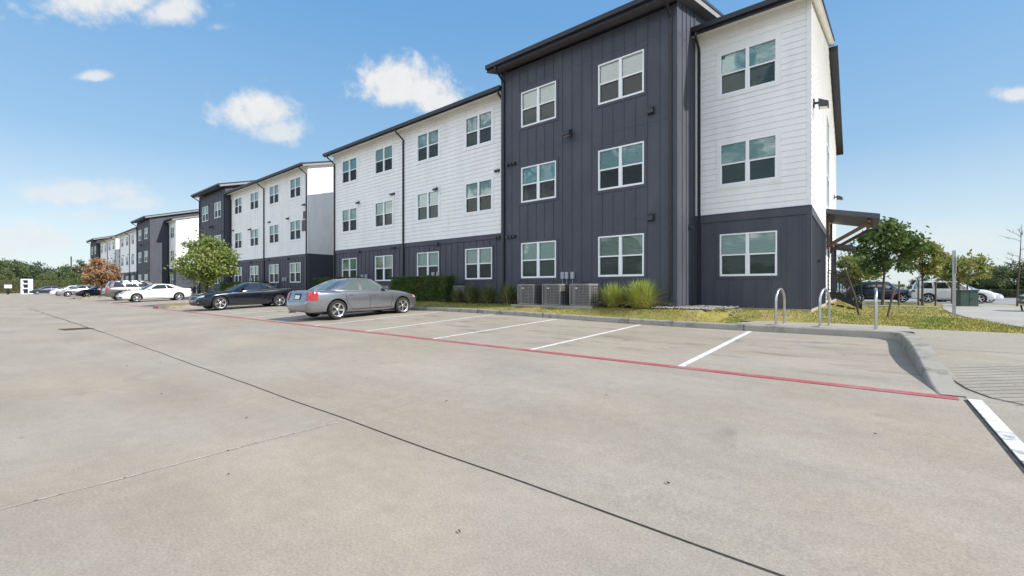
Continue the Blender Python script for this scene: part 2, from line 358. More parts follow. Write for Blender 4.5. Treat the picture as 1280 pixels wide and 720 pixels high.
# grooved ramp strip on the apron: raised ribs
def strip(bm, pts, w, zf, off, mi=0):
    """flat painted strip along points on a surface"""
    pts = [Vector((p[0], p[1])) for p in pts]; L_, R_ = [], []
    for i, p in enumerate(pts):
        d = (pts[min(i + 1, len(pts) - 1)] - pts[max(i - 1, 0)]).normalized(); n = Vector((-d.y, d.x)) * w / 2
        a, b = p + n, p - n
        L_.append(bm.verts.new((a.x, a.y, zf(a.x, a.y) + off))); R_.append(bm.verts.new((b.x, b.y, zf(b.x, b.y) + off)))
    for i in range(len(pts) - 1): bm.faces.new((L_[i], R_[i], R_[i + 1], L_[i + 1])).material_index = mi
def seg(a, b, n): return [(lerp(a[0], b[0], i / n), lerp(a[1], b[1], i / n)) for i in range(n + 1)]
bm = BM()
for i in range(15):
    d = Vector((0.78, 0.63)); f = Vector((-.63, .78)) * (0.13 * i); c = Vector((1.55, 6.35)) + f
    t0 = (0.92 - c.x) / d.x; c0 = c + d * t0; c1 = c0 + d * 2.6
    if c0.y < 6.9: c0 = c0 + d * max(0, (6.9 - c0.y) / .63 * .3)
    strip(bm, seg(c0, c1, 6), 0.013, apronz, 0.004)
struct('apron_grooves', bm, nmat('groove_dirt', (0.25, 0.22, 0.18), (0.31, 0.28, 0.23), 9, 0.9))
# markings
bm = BM(); strip(bm, seg((0.80, 6.42), (-29.9, 6.32), 40), 0.15, lotz, 0.006); struct('fire_lane_line', bm, M_RED)
bm = BM(); strip(bm, seg((-33, 6.32), (-62.5, 6.32), 30), 0.115, lotz, 0.006); struct('fire_lane_line', bm, M_RED)
for k in range(10):
    u = -2.05 - 2.73 * k; bm = BM(); strip(bm, seg((u, 6.42), (u, KV - 0.08), 6), 0.10, lotz, 0.005); struct('bay_line', bm, M_LINE)
for k in range(11):
    u = -35.0 - 2.73 * k; bm = BM(); strip(bm, seg((u, 6.42), (u, KV - 0.08), 6), 0.10, lotz, 0.005)
    if u < -62: u = u
    struct('bay_line', bm, M_LINE)
for k in range(16):
    u = -68.5 - 2.73 * k; bm = BM(); strip(bm, seg((u, 6.42), (u, KV - 0.08), 6), 0.10, lotz, 0.005); struct('bay_line', bm, M_LINE)
bm = BM()
def wob(a, b, n, amp):
    r = []
    for i, (x, y) in enumerate(seg(a, b, n)): r.append((x, y + amp * (noise.noise(Vector((x * 0.9, 3.1, 0))) )))
    return r
strip(bm, wob((5, 2.21), (-16.5, 2.20), 90, 0.014), 0.013, lotz, 0.004)
strip(bm, wob((-16.5, 2.20), (-40, 1.9), 50, 0.06), 0.03, lotz, 0.004)
struct('pavement_joint', bm, M_JOINT)
bm = BM()
for k in range(60):                                   # worn chalky saw joint across the lane
    v0 = -0.4 + k * 0.10; w = 0.013 * (0.5 + random.random()) * (1 if v0 < 2.6 else 0.6)
    if random.random() < (0.0 if v0 < 2.1 else 0.4): continue
    strip(bm, [(-3.80 + 0.012 * sin(v0 * 3), v0), (-3.80 + 0.012 * sin(v0 * 3 + .3), v0 + 0.09 + 0.03 * random.random())], w, lotz, 0.0045)
struct('faded_joint', bm, M_FADED)
bm = BM()
for u in (-9.6, -15.4, -21.2, -27, -39, -51, 2.0): strip(bm, wob((u, 2.3), (u + .01, KV - .1), 12, 0), 0.008, lotz, 0.0035)
strip(bm, seg((0.6, 8.7), (-29, 8.9), 40), 0.008, lotz, 0.003)
struct('saw_cuts', bm, nmat('saw_cut', (0.17, 0.16, 0.14), (0.24, 0.22, 0.19), 12, 0.9))
# the right hand slab edge: white painted lip with an open dark joint beside it
bm = BM()
for i in range(15):
    v0, v1 = 2.6 + i * 0.255, 2.6 + (i + 1) * 0.255; z0, z1 = lotz(.7, v0), lotz(.7, v1)
    vv = [(0.865, v0, z0 + .012), (0.965, v0, z0 + .014), (0.965, v1, z1 + .014), (0.865, v1, z1 + .012)]; quad(bm, *vv)
    quad(bm, (0.865, v0, z0 - .02), (0.865, v0, z0 + .012), (0.865, v1, z1 + .012), (0.865, v1, z1 - .02))
struct('painted_slab_edge', bm, nmat('worn_white_paint', (0.74, 0.74, 0.73), (0.60, 0.59, 0.56), 5, 0.7, c3=(0.13, 0.12, 0.11), s3=7, lo=0.5, hi=0.7))
bm = BM(); strip(bm, seg((0.845, 2.6), (0.848, 6.40), 16), 0.034, lotz, 0.002); struct('open_joint', bm, M_JOINT)
bm = BM()
def jz(u, v): return apronz(u, v) + 0.003
strip(bm, [(0.865, 11.6), (0.862, 10), (0.86, 8.2), (0.87, 7.4), (0.93, 6.95), (1.06, 6.62), (1.4, 6.35), (2.2, 6.1), (3.5, 6.0), (6, 6.0)], 0.022, jz, 0.003)
strip(bm, [(0.88, 9.9), (2.0, 10.0), (5, 10.3)], 0.012, jz, 0.002)
struct('apron_joint', bm, M_JOINT)
# kerbs
def kerb(name, pts, w=0.15, hf=None, m=None, mi_f=None):
    """pts run with the lot on their right-hand side (face side); returns mesh"""
    bm = BM(); P = [Vector(p) for p in pts]; rings = []
    for i, p in enumerate(P):
        d0 = (P[i] - P[i - 1]).normalized() if i else (P[1] - P[0]).normalized()
        d1 = (P[i + 1] - P[i]).normalized() if i < len(P) - 1 else d0
        n = Vector((-(d0.y + d1.y), d0.x + d1.x)).normalized(); n /= max(0.4, n.dot(Vector((-d0.y, d0.x))))
        zb = lotz(p.x, min(p.y, KV)); zt = hf(p) if hf else zb + 0.15
        prof = [(-0.0, zb - 0.06), (0.012, zt - 0.035), (0.03, zt - 0.008), (0.055, zt), (w, zt + 0.002), (w + 0.002, zb - 0.06)]
        rings.append([bm.verts.new((p.x + n.x * a, p.y + n.y * a, z)) for a, z in prof])
    for i in range(len(rings) - 1):
        for k in range(len(rings[0]) - 1):
            f = bm.faces.new((rings[i][k], rings[i + 1][k], rings[i + 1][k + 1], rings[i][k + 1])); f.smooth = k < 3
            if mi_f: f.material_index = mi_f(P[i])
    return struct(name, bm, m or M_KERB)
# main kerb along the bays (from left to right), its corner and the return towards the lane
main = [(x, KV) for x in frange(-150, -20, 4)] + [(x, KV) for x in frange(-20, -2.3, 0.8)[1:]]
kerb('kerb', [Vector(p) for p in main][::1], 0.15)
def ret_h(p):
    if p.y > 9.0: return 0.375
    return lerp(lotz(.6, p.y) + .006, lerp(.375, lotz(.6, p.y) + .15, .5), ss((p.y - 6.35) / 2.6))
ret = [(-2.3, KV), (-1.2, KV), (-0.2, KV), (0.25, KV - .01), (0.46, KV - 0.10), (0.565, KV - 0.30), (0.59, KV - 0.6), (0.595, 10.4), (0.60, 9.6), (0.60, 8.8), (0.60, 8.2), (0.605, 7.6), (0.61, 7.0), (0.62, 6.7), (0.63, 6.52)]
kerb('kerb', [Vector(p) for p in ret], 0.245, ret_h)
# expansion joints of the kerb show as thin dark cuts
bm = BM()
for u in frange(-26, -2.2, 3.0):
    z = zk(u); box(bm, u - .006, u + .006, KV - 0.003, KV + 0.15, z, z + 0.1535)
struct('kerb_joints', bm, M_JOINT)
# bike pad
bm = BM(); 
pad = [(-2.55, KV + .14), (0.58, KV + .14), (0.85, KV + .14), (0.85, 13.35), (-2.1, 13.35), (-2.2, 12.9)]
vt = [bm.verts.new((p[0], p[1], 0.377)) for p in pad]; bm.faces.new(vt)
struct('bike_pad', bm, M_PAD)
# lawns
bm = BM()
us = frange(-150, -20, 5) + frange(-20, -6, 1)[1:] + frange(-6, 6, 0.5)[1:]
vs = [KV + .13, 12.1, 12.4, 12.7, 13.0, 13.4, 14, 14.6, 15.2, 15.7]
grid(bm, us, vs, lawnz, -0.012, keep=lambda u, v: not (-2.3 < u < 0.86 and v < 13.2) and not (u > 0.86 and v < 12.7) )
grid(bm, frange(-1.3, 6, 0.6) + [14, 40, 90], [15.7, 18, 21, 25, 30, 36, 42, 46], lawnz, -0.012)
struct('lawn', bm, M_GRASS)
# walk running away on the right, cross walk and the street far behind
bm = BM(); L1 = [(2.95, 13.8), (2.72, 16), (2.62, 19), (2.7, 23), (3.1, 29), (3.9, 37), (4.6, 42.5)]; 
rows = []
for (u, v) in L1:
    rows.append([bm.verts.new((lerp(u, 6.6 + (v - 14) * 0.03, t), v, lawnz(lerp(u, 6.6, t), v) + 0.008)) for t in (0, .33, .66, 1)])
for i in range(len(rows) - 1):
    for k in range(3): bm.faces.new((rows[i][k], rows[i][k + 1], rows[i + 1][k + 1], rows[i + 1][k]))
struct('concrete_walk', bm, M_WALK)
bm = BM(); grid(bm, frange(-1.1, 16, 1.2), [32.5, 34.4], lambda u, v: lawnz(u, v), 0.012, keep=lambda u, v: u < 3.3); struct('side_walk', bm, M_WALK)
bm = BM(); grid(bm, [-60, -20, 0, 20, 50, 120, 300], [46, 55, 66, 80], lambda u, v: 0.03); struct('side_street', bm, M_ROAD)
bm = BM(); grid(bm, [-60, -20, 0, 20, 50, 120], [45.6, 46.0], lambda u, v: 0.13); grid(bm, [-60, -20, 0, 20, 50, 120], [80, 80.3], lambda u, v: 0.13); struct('street_kerb', bm, M_PAD)
# planting bed soil in front of the near building, and around units
bm = BM(); grid(bm, frange(-27, -4.4, 1.0), [12.75, 13.2, 13.62], lawnz, 0.012); grid(bm, frange(-4.4, -3.2, .4), [13.75, 14.4, 15.0, 15.58], lawnz, 0.008); struct('planting_bed', bm, M_MULCH)
# river rock beside the corner: nobody could count it
rk = random.Random(3); bm = BM()
for i in range(800):
    if i < 480: u, v = rk.uniform(-5.0, -3.3), rk.uniform(12.95, 13.6) + .0
    else: u, v = rk.uniform(-4.42, -2.9), rk.uniform(13.6, 15.5)
    if u > -3.3 and rk.random() < .5: continue
    r = rk.uniform(0.025, 0.055); s = bmesh.ops.create_icosphere(bm, subdivisions=1, radius=r)
    mx = Matrix.Translation((u, v, lawnz(u, v) + r * 0.45)) @ Matrix.Rotation(rk.uniform(0, 6), 4, 'Z') @ Matrix.Diagonal((1.25, 0.9, 0.6, 1))
    bmesh.ops.transform(bm, matrix=mx, verts=s['verts'])
for f in bm.faces: f.smooth = True
o = obj('river_rock', bm, M_ROCK); tag(o, 'pale rounded river rocks spread along the base of the near building corner', 'rocks', kind='stuff')
# grass blades: nobody could count them
gr = random.Random(5); bm = BM()
def blade(u, v, h, w):
    a = gr.uniform(0, 6.28); dx, dy = cos(a) * w, sin(a) * w; lx, ly = gr.uniform(-.5, .5) * h, gr.uniform(-.5, .5) * h; z = lawnz(u, v) - 0.012
    bm.faces.new((bm.verts.new((u - dx, v - dy, z)), bm.verts.new((u + dx, v + dy, z)), bm.verts.new((u + lx, v + ly, z + h))))
def inlawn(u, v):
    if v < KV + .17: return False
    if -2.4 < u < 0.97 and v < 13.36: return False
    if u >= 0.95 and v < 12.74: return False
    if u < -5.7 and v > 12.8: return False
    if -5.7 <= u < -3.3 and v > 12.65 and gr.random() < 0.9: return False
    if v > 15.5 and u < -1.05: return False
    wl = 2.7 + abs(v - 21) * 0.03
    if v > 13.8 and u > wl: return False
    if 32.4 < v < 34.5: return False
    return True
n = 0
while n < 52000:
    if n % 3 == 0: u, v = gr.uniform(-28, 0), gr.uniform(KV + .17, 12.9)
    elif n % 3 == 1: u, v = gr.uniform(-5.6, 3.4), gr.uniform(12.4, 19)
    else: u, v = gr.uniform(-1, 6), 13 + 32 * gr.random() ** 1.3
    n += 1
    if not inlawn(u, v): continue
    # bare, thinner patches
    if noise.noise(Vector((u * 1.1, v * 1.4, 2))) > 0.28 and gr.random() < .7: continue
    h = gr.uniform(.025, .055) * (1.0 + 0.6 * max(0, noise.noise(Vector((u * .7, v * .7, 9)))))
    if gr.random() < 0.006: h *= 2.4
    blade(u, v, h, 0.005 + 0.0004 * v)
o = obj('grass', bm, M_BLADE); tag(o, 'short patchy yellow-green lawn grass around the near building', 'grass', kind='stuff')
# ------------------------------------------------------------------ the apartment buildings
def Pf(v0): return lambda s, z, n: (s, v0 - n, z)          # wall facing the lot (-v)
def Pr(u0): return lambda s, z, n: (u0 + n, s, z)          # wall facing +u
def Pl(u0): return lambda s, z, n: (u0 - n, s, z)          # wall facing -u
def Pb(v0): return lambda s, z, n: (s, v0 + n, z)
def cellgrid(bm, P, ss_, zs_, holes, nf=lambda z: 0.0):
    for i in range(len(ss_) - 1):
        for j in range(len(zs_) - 1):
            sc, zc = (ss_[i] + ss_[i + 1]) / 2, (zs_[j] + zs_[j + 1]) / 2
            if any(h[0] < sc < h[1] and h[2] < zc < h[3] for h in holes): continue
            quad(bm, P(ss_[i], zs_[j], nf(zs_[j])), P(ss_[i + 1], zs_[j], nf(zs_[j])), P(ss_[i + 1], zs_[j + 1], nf(zs_[j + 1])), P(ss_[i], zs_[j + 1], nf(zs_[j + 1])))
def lap_wall(P, s0, s1, z0, z1, holes=(), e=0.19):
    """lap siding: every course is a real wedge with a small underside lip"""
    bm = BM(); n = int(round((z1 - z0) / e)); e = (z1 - z0) / n; t = 0.018
    for k in range(n):
        za, zb = z0 + k * e, z0 + (k + 1) * e
        zz = sorted({za, zb} | {h[j] for h in holes for j in (2, 3) if za < h[j] < zb})
        sx = sorted({s0, s1} | {h[j] for h in holes for j in (0, 1)})
        f = lambda z, za=za: t * (1 - (z - za) / e) + 0.003
        cellgrid(bm, P, sx, zz, holes, f)
        for i in range(len(sx) - 1):                          # lip
            sc = (sx[i] + sx[i + 1]) / 2
            if any(h[0] < sc < h[1] and h[2] < za < h[3] for h in holes): continue
            quad(bm, P(sx[i], za, 0), P(sx[i + 1], za, 0), P(sx[i + 1], za, t + 0.003), P(sx[i], za, t + 0.003))
    return bm
def pbox(bm, P, s0, s1, z0, z1, n0, n1):
    v = [bm.verts.new(P(s, z, n)) for n in (n0, n1) for s, z in ((s0, z0), (s1, z0), (s1, z1), (s0, z1))]
    for q in ((0, 1, 2, 3), (7, 6, 5, 4), (4, 5, 1, 0), (5, 6, 2, 1), (6, 7, 3, 2), (7, 4, 0, 3)): bm.faces.new([v[i] for i in q])
def bb_wall(P, s0, s1, z0, z1, holes=(), sp=0.405, joints=(), rim=True, edge=0.10):
    """board and batten: flat panels, proud battens, corner boards"""
    bm = BM(); sx = sorted({s0, s1} | {h[j] for h in holes for j in (0, 1)}); zx = sorted({z0, z1} | {h[j] for h in holes for j in (2, 3)} | set(joints))
    cellgrid(bm, P, sx, zx, holes)
    n = int((s1 - s0 - 2 * edge) / sp); off = s0 + (s1 - s0 - n * sp) / 2
    tw = 0.09
    for k in range(n + 1):
        s = off + k * sp; iv = [(z0 + 0.001, z1)]
        for h in holes:
            if h[0] - tw - 0.03 < s < h[1] + tw + 0.03:
                nv = []
                for a, b in iv:
                    if h[2] - tw > a: nv.append((a, min(b, h[2] - tw)))
                    if h[3] + tw < b: nv.append((max(a, h[3] + tw), b))
                iv = nv
        for a, b in iv:
            if b - a > 0.03: pbox(bm, P, s - 0.024, s + 0.024, a, b, 0.0, 0.019)
    if rim:
        for a in (s0, s1 - edge): pbox(bm, P, a, a + edge, z0, z1, 0, 0.026)
    for z in joints: pbox(bm, P, s0 + edge, s1 - edge, z - 0.005, z + 0.009, 0, 0.006)
    for h in holes:                                            # dark flat casing round the windows
        a, b, c, d = h
        pbox(bm, P, a - tw, a, c - tw, d + tw, 0, 0.023); pbox(bm, P, b, b + tw, c - tw, d + tw, 0, 0.023)
        pbox(bm, P, a, b, d, d + tw, 0, 0.023); pbox(bm, P, a, b, c - tw, c, 0, 0.023)
    return bm
def casing(P, holes, tw=0.10, nn=0.030):
    bm = BM()
    for a, b, c, d in holes:
        pbox(bm, P, a - tw, a, c - tw, d + tw, 0, nn); pbox(bm, P, b, b + tw, c - tw, d + tw, 0, nn)
        pbox(bm, P, a, b, d, d + tw, 0, nn); pbox(bm, P, a, b, c - tw, c, 0, nn)
    return bm
WW, WH = 1.65, 1.40
def win_meshes():
    f = BM(); w = 0.045; y0, y1 = -0.035, 0.06                # y is into the wall
    box(f, 0, w, y0, y1, 0, WH); box(f, WW - w, WW, y0, y1, 0, WH)
    box(f, w, WW - w, y0, y1, 0, w); box(f, w, WW - w, y0, y1, WH - w, WH)
    box(f, WW / 2 - .05, WW / 2 + .05, y0 + .003, y1, w, WH - w)
    for a, b in ((w, WW / 2 - .05), (WW / 2 + .05, WW - w)):
        box(f, a, b, y0 + .008, y1 - .01, WH * .485, WH * .485 + .045)
        box(f, a, a + .018, y0 + .012, y1 - .01, w, WH * .485); box(f, b - .018, b, y0 + .012, y1 - .01, w, WH * .485)
        box(f, a + .018, b - .018, y0 + .012, y1 - .01, w, w + .02)
    g = BM(); quad(g, (w, .02, WH * .485), (WW - w, .02, WH * .485), (WW - w, .02, WH - w), (w, .02, WH - w)); quad(g, (w, .035, w), (WW - w, .035, w), (WW - w, .035, WH * .485), (w, .035, WH * .485))
    s = BM(); quad(s, (w, .006, w), (WW - w, .006, w), (WW - w, .006, WH * .485), (w, .006, WH * .485))
    r = BM()                                                   # reveal box behind the glass
    quad(r, (0, .45, 0), (WW, .45, 0), (WW, .45, WH), (0, .45, WH)); quad(r, (0, .06, 0), (0, .45, 0), (0, .45, WH), (0, .06, WH)); quad(r, (WW, .06, 0), (WW, .45, 0), (WW, .45, WH), (WW, .06, WH))
    quad(r, (0, .06, 0), (WW, .06, 0), (WW, .45, 0), (0, .45, 0)); quad(r, (0, .06, WH), (WW, .06, WH), (WW, .45, WH), (0, .45, WH))
    def mk(n, bm, m):
        me = bpy.data.meshes.new(n); bm.to_mesh(me); bm.free(); me.materials.append(m); return me
    out = dict(frame=mk('window_frame', f, M_FRAME), pane=mk('pane', g, M_GLASS), screen=mk('insect_screen', s, M_SCREEN), room=mk('interior', r, M_ROOM))
    for k, zb in (('full', 0.05), ('half', WH * .47)):
        for i, m in enumerate(M_BLIND):
            b = BM()
            for a, c in ((.05, WW / 2 - .012), (WW / 2 + .012, WW - .05)): box(b, a, c, .075, .083, zb, WH - .03)
            out[(k, i)] = mk('blind', b, m)
    return out
WM = win_meshes()
_b = casing(lambda s, z, n: (s, -n, z), [(0, WW, 0, WH)]); CASING = bpy.data.meshes.new('casing'); _b.to_mesh(CASING); _b.free(); CASING.materials.append(M_WHITE)
def lo(name, me, parent, loc=(0, 0, 0)):
    o = bpy.data.objects.new(name, me); COL.objects.link(o); o.parent = parent; o.location = loc; return o
def window(root, u, v, z, kind, col, cas=False):
    w = lo('window', WM['frame'], root, Vector((u, v, z)) - WL[root.name])
    lo('pane', WM['pane'], w); lo('screen', WM['screen'], w); lo('blind', WM[(kind, col)], w); lo('interior', WM['room'], w)
    if cas: lo('casing', CASING, w)
ZS = (1.65, 4.66, 7.66)                                     # window sills of the three storeys
BAND = 3.62
RIDGE = 25.4; PITCH = 0.29
def roof_slab(root, u0, u1, ve, ztop, th=0.26, v1=None, over=0.42, side=0.3, sm=None):
    """one shed slab rising from its eave: shingles on top, dark fascia, pale soffit"""
    v1 = v1 or RIDGE; ue0, ue1 = u0 - side, u1 + side; zr = ztop + PITCH * (v1 - ve)
    bm = BM(); quad(bm, (ue0, ve, ztop), (ue1, ve, ztop), (ue1, v1, zr), (ue0, v1, zr)); r = obj('roof', bm, M_ROOF, root)
    bm = BM(); quad(bm, (ue0, ve, ztop - th), (ue1, ve, ztop - th), (ue1, ve, ztop - .004), (ue0, ve, ztop - .004))
    box(bm, ue0, ue1, ve - 0.11, ve - 0.002, ztop - 0.15, ztop + 0.005)                # gutter
    for ue, sgn in ((ue0, -1), (ue1, 1)):                                              # top drip edge on the rakes
        vv = [bm.verts.new(p) for p in ((ue, ve, ztop - .08), (ue + sgn * .03, ve, ztop - .08), (ue + sgn * .03, ve, ztop + .012), (ue, ve, ztop + .012), (ue, v1, zr - .08), (ue + sgn * .03, v1, zr - .08), (ue + sgn * .03, v1, zr + .012), (ue, v1, zr + .012))]
        for q in ((0, 1, 2, 3), (7, 6, 5, 4), (4, 5, 1, 0), (5, 6, 2, 1), (6, 7, 3, 2), (7, 4, 0, 3)): bm.faces.new([vv[i] for i in q])
    quad(bm, (ue0, v1, zr - th), (ue1, v1, zr - th), (ue1, v1, zr), (ue0, v1, zr))
    obj('fascia', bm, M_FASCIA, root)
    for ue in (ue0 + .002, ue1 - .002):
        bm = BM(); quad(bm, (ue, ve + .002, ztop - th), (ue, v1 - .002, zr - th), (ue, v1 - .002, zr - .02), (ue, ve + .002, ztop - .02)); obj('rake_board', bm, M_RAKE, root)
    bm = BM(); e = 0.004; quad(bm, (ue0 + e, ve + e, ztop - th), (ue1 - e, ve + e, ztop - th), (ue1 - e, v1 - e, zr - th), (ue0 + e, v1 - e, zr - th)); obj('soffit', bm, sm or M_SOFFIT, root)
def downspout(root, u, v, ztop, ve, zb=0.72, dx=0.0):
    bm = BM(); w = 0.042
    box(bm, u - w, u + w, v - 0.09, v - 0.02, zb, ztop - 0.62)
    tube(bm, [(u + dx, ve - 0.05, ztop - 0.14), (u + dx, ve - 0.05, ztop - 0.24), (u, v - 0.055, ztop - 0.56), (u, v - 0.055, ztop - 0.66)], 0.045, 6)
    tube(bm, [(u, v - 0.055, zb + 0.06), (u, v - 0.16, zb - 0.03)], 0.045, 6)
    obj('downspout', bm, M_SPOUT, root)
def vent(root, P, s, z, n=1, sz=0.075, sp=0.15):
    for i in range(n):
        bm = BM(); a = s + (i - (n - 1) / 2) * sp; h = sz
        v = [bm.verts.new(P(x, y, d)) for x, y, d in ((a - h, z - h, 0), (a + h, z - h, 0), (a + h, z + h, 0), (a - h, z + h, 0), (a - h * .85, z - h, 0.13), (a + h * .85, z - h, 0.13), (a + h * .8, z + h * .3, 0.12), (a - h * .8, z + h * .3, 0.12))]
        for q in ((3, 2, 1, 0), (4, 5, 6, 7), (0, 1, 5, 4), (1, 2, 6, 5), (2, 3, 7, 6), (3, 0, 4, 7)): bm.faces.new([v[k] for k in q])
        pbox(bm, P, a - h * 1.25, a + h * 1.25, z - h * 1.25, z + h * 1.35, 0.0, 0.02)
        obj('vent_hood', bm, M_VENT, root)
M_LENS = nmat('lamp_lens', (0.60, 0.58, 0.52), (0.5, 0.48, 0.42), 9, 0.3)
def wall_lamp(root, P, s, z, k=1.0, frosted=True):
    bm = BM(); pbox(bm, P, s - .06 * k, s + .06 * k, z - .06 * k, z + .10 * k, 0, 0.05)
    v = [P(s, z + .03, .04), P(s, z + .02, .12 * k)]; tube(bm, v, 0.025 * k, 6)
    vv = [bm.verts.new(P(a, b, d)) for a, b, d in ((s - .11 * k, z - .09 * k, .10 * k), (s + .11 * k, z - .09 * k, .10 * k), (s + .11 * k, z + .07 * k, .10 * k), (s - .11 * k, z + .07 * k, .10 * k), (s - .11 * k, z - .11 * k, .27 * k), (s + .11 * k, z - .11 * k, .27 * k), (s + .11 * k, z - .02 * k, .27 * k), (s - .11 * k, z - .02 * k, .27 * k))]
    for q in ((3, 2, 1, 0), (4, 5, 6, 7), (0, 1, 5, 4), (1, 2, 6, 5), (2, 3, 7, 6), (3, 0, 4, 7)): bm.faces.new([vv[i] for i in q])
    o = obj('wall_lamp', bm, M_VENT, root)
    bm = BM(); quad(bm, P(s - .09 * k, z - .1 * k, .12 * k), P(s + .09 * k, z - .1 * k, .12 * k), P(s + .09 * k, z - .122 * k, .25 * k), P(s - .09 * k, z - .122 * k, .25 * k)); obj('lamp_lens', bm, M_LENS, o)
def meter(root, P, s, z, w=.13, h=.22, d=.09):
    bm = BM(); pbox(bm, P, s - w / 2, s + w / 2, z - h / 2, z + h / 2, 0, d); bmesh.ops.bevel(bm, geom=list(bm.edges), offset=.008, segments=1, affect='EDGES')
    tube(bm, [P(s, z - h / 2, d / 2), P(s, 0.7, d / 2)], 0.014, 6); obj('utility_box', bm, M_BOX, root)
rb = random.Random(11)
def gable(bm, front_cut):
    """trim a wall mesh to the roof planes"""
    for (v0, z0, sl) in front_cut:
        n = Vector((0, -sl, 1)).normalized()
        bmesh.ops.bisect_plane(bm, geom=list(bm.verts) + list(bm.edges) + list(bm.faces), plane_co=(0, v0, z0), plane_no=n, clear_outer=True)
    return bm
def building(label, group):
    R = empty('apartment_building', (-27.6, 20.0, 0.6), label, 'building', group)
    C0 = -27.6
    def mir(a, b, m): return (a, b) if not m else (2 * C0 - b, 2 * C0 - a)
    for m in (False, True):
        X = (lambda x: x) if not m else (lambda x: 2 * C0 - x)
        # ---- end block, white over dark, set back
        a, b = mir(-4.45, -1.15, m); v0 = 15.6; P = Pf(v0)
        hs = [(*mir(-3.65, -2.0, m), z, z + WH) for z in ZS]
        obj('white_siding', lap_wall(P, a + .0, b - .0, BAND + .12, 10.1, hs[1:]), M_WHITE, R)
        obj('dark_siding', bb_wall(P, a, b, .62, BAND - .14, hs[:1]), M_DARK, R)
        bm = BM(); pbox(bm, P, a, b, BAND - .14, BAND + .12, 0, .034); pbox(bm, P, a, b, BAND + .1, BAND + .125, 0, .05); obj('band_board', bm, M_DARK, R)
        for i, h in enumerate(hs): window(R, h[0], v0, h[2], 'full', 1 if i == 2 else 0, i > 0)
        bm = BM(); pbox(bm, P, b - .09, b + .028, BAND + .125, 10.1, 0, .036); pbox(bm, P, a, a + .09, BAND + .125, 10.1, 0, .036); obj('corner_board', bm, M_TRIM, R)
        roof_slab(R, a, b, 15.15, 10.02, side=0.2)
        # ---- end wall, along +v
        P = Pr(b) if not m else Pl(a); P0 = P
        cuts = [(15.15, 9.72, PITCH), (25.3, 12.3, -0.32)]
        big = [(23.0, 25.1, 4.85, 8.9)]
        bm = gable(lap_wall(P, 15.6, 33.0, BAND + .12, 13.4, big), cuts); obj('white_siding', bm, M_WHITE, R)
        obj('dark_siding', bb_wall(P, 15.6, 22.6, .62, BAND - .14), M_DARK, R)
        obj('dark_siding', bb_wall(P, 26.9, 33.0, .62, BAND - .14), M_DARK, R)
        bm = BM(); pbox(bm, P, 15.6, 33, BAND - .14, BAND + .12, 0, .034); obj('band_board', bm, M_DARK, R)
        bm = lap_wall(P, 22.6, 26.9, .62, BAND - .14, [(24.2, 25.2, .9, 3.2)]); obj('white_siding', bm, M_WHITE, R)
        bm = BM(); pbox(bm, P, 24.2, 25.2, 1.0, 3.2, -.08, -.04); obj('door', bm, M_DOOR, R)
        bm = BM()
        for z in (4.85, 6.2, 7.55): pbox(bm, P, 23.0, 25.1, z, z + .06, -.05, .03)
        pbox(bm, P, 23.0, 25.1, 8.84, 8.9, -.05, .03); pbox(bm, P, 23.0, 23.06, 4.91, 8.84, -.05, .03); pbox(bm, P, 25.04, 25.1, 4.91, 8.84, -.05, .03); pbox(bm, P, 24.02, 24.08, 4.91, 8.84, -.04, .02)
        w = obj('corridor_window', bm, M_FRAME, R)
        bm = BM(); quad(bm, P(23.05, 4.9, -.03), P(25.05, 4.9, -.03), P(25.05, 8.85, -.03), P(23.05, 8.85, -.03)); obj('pane', bm, M_GLASS, w)
        bm = BM(); quad(bm, P(23.0, 4.85, -.3), P(25.1, 4.85, -.3), P(25.1, 8.9, -.3), P(23.0, 8.9, -.3)); obj('interior', bm, M_ROOM, w)
        bm = BM(); pbox(bm, P, 15.6, 33, .15, .62, -.1, .02); obj('plinth', bm, M_PLINTH, R)
        wall_lamp(R, P, 16.4, 7.0, 1.5); wall_lamp(R, P, 30.0, 6.3, 1.5); vent(R, P, 18.2, 2.2, 1, .06)
        # ---- canopy over the side door
        s = 1 if not m else -1; ub = -1.15 if not m else 2 * C0 + 1.15
        cb = [ub + s * .02, ub + s * 1.78]
        bm = BM(); z0, z1, t = 4.66, 4.26, .20
        for (A, B, mi) in ((0, t, 0),):
            vv = [bm.verts.new(p) for p in ((cb[0], 22.8, z0 - t), (cb[1], 22.8, z1 - t), (cb[1], 26.6, z1 - t), (cb[0], 26.6, z0 - t), (cb[0], 22.8, z0), (cb[1], 22.8, z1), (cb[1], 26.6, z1), (cb[0], 26.6, z0))]
            for q in ((3, 2, 1, 0), (4, 5, 6, 7), (0, 1, 5, 4), (1, 2, 6, 5), (2, 3, 7, 6), (3, 0, 4, 7)): bm.faces.new([vv[i] for i in q])
        cn = obj('canopy', bm, M_DARK, R)
        for y in (23.25, 26.2):
            bm = BM()
            def beam(p, q, w=.07):
                p, q = Vector(p), Vector(q); d = (q - p).normalized(); n = Vector((0, 1, 0)); k = d.cross(n)
                vv = [bm.verts.new(c + n * i * w + k * j * w) for c in (p, q) for i, j in ((-1, -1), (1, -1), (1, 1), (-1, 1))]
                for qd in ((3, 2, 1, 0), (4, 5, 6, 7), (0, 1, 5, 4), (1, 2, 6, 5), (2, 3, 7, 6), (3, 0, 4, 7)): bm.faces.new([vv[i] for i in qd])
            beam((ub + s * .06, y, 3.10), (cb[1] - s * .34, y, z1 - t - .10)); beam((cb[1] - s * .34, y, z1 - t - .22), (cb[1] - s * .34, y, z1 - t + .06), .06); beam((ub + s * .05, y, 2.95), (ub + s * .05, y, 4.40), .05)
            obj('knee_brace', bm, M_WOOD, cn)
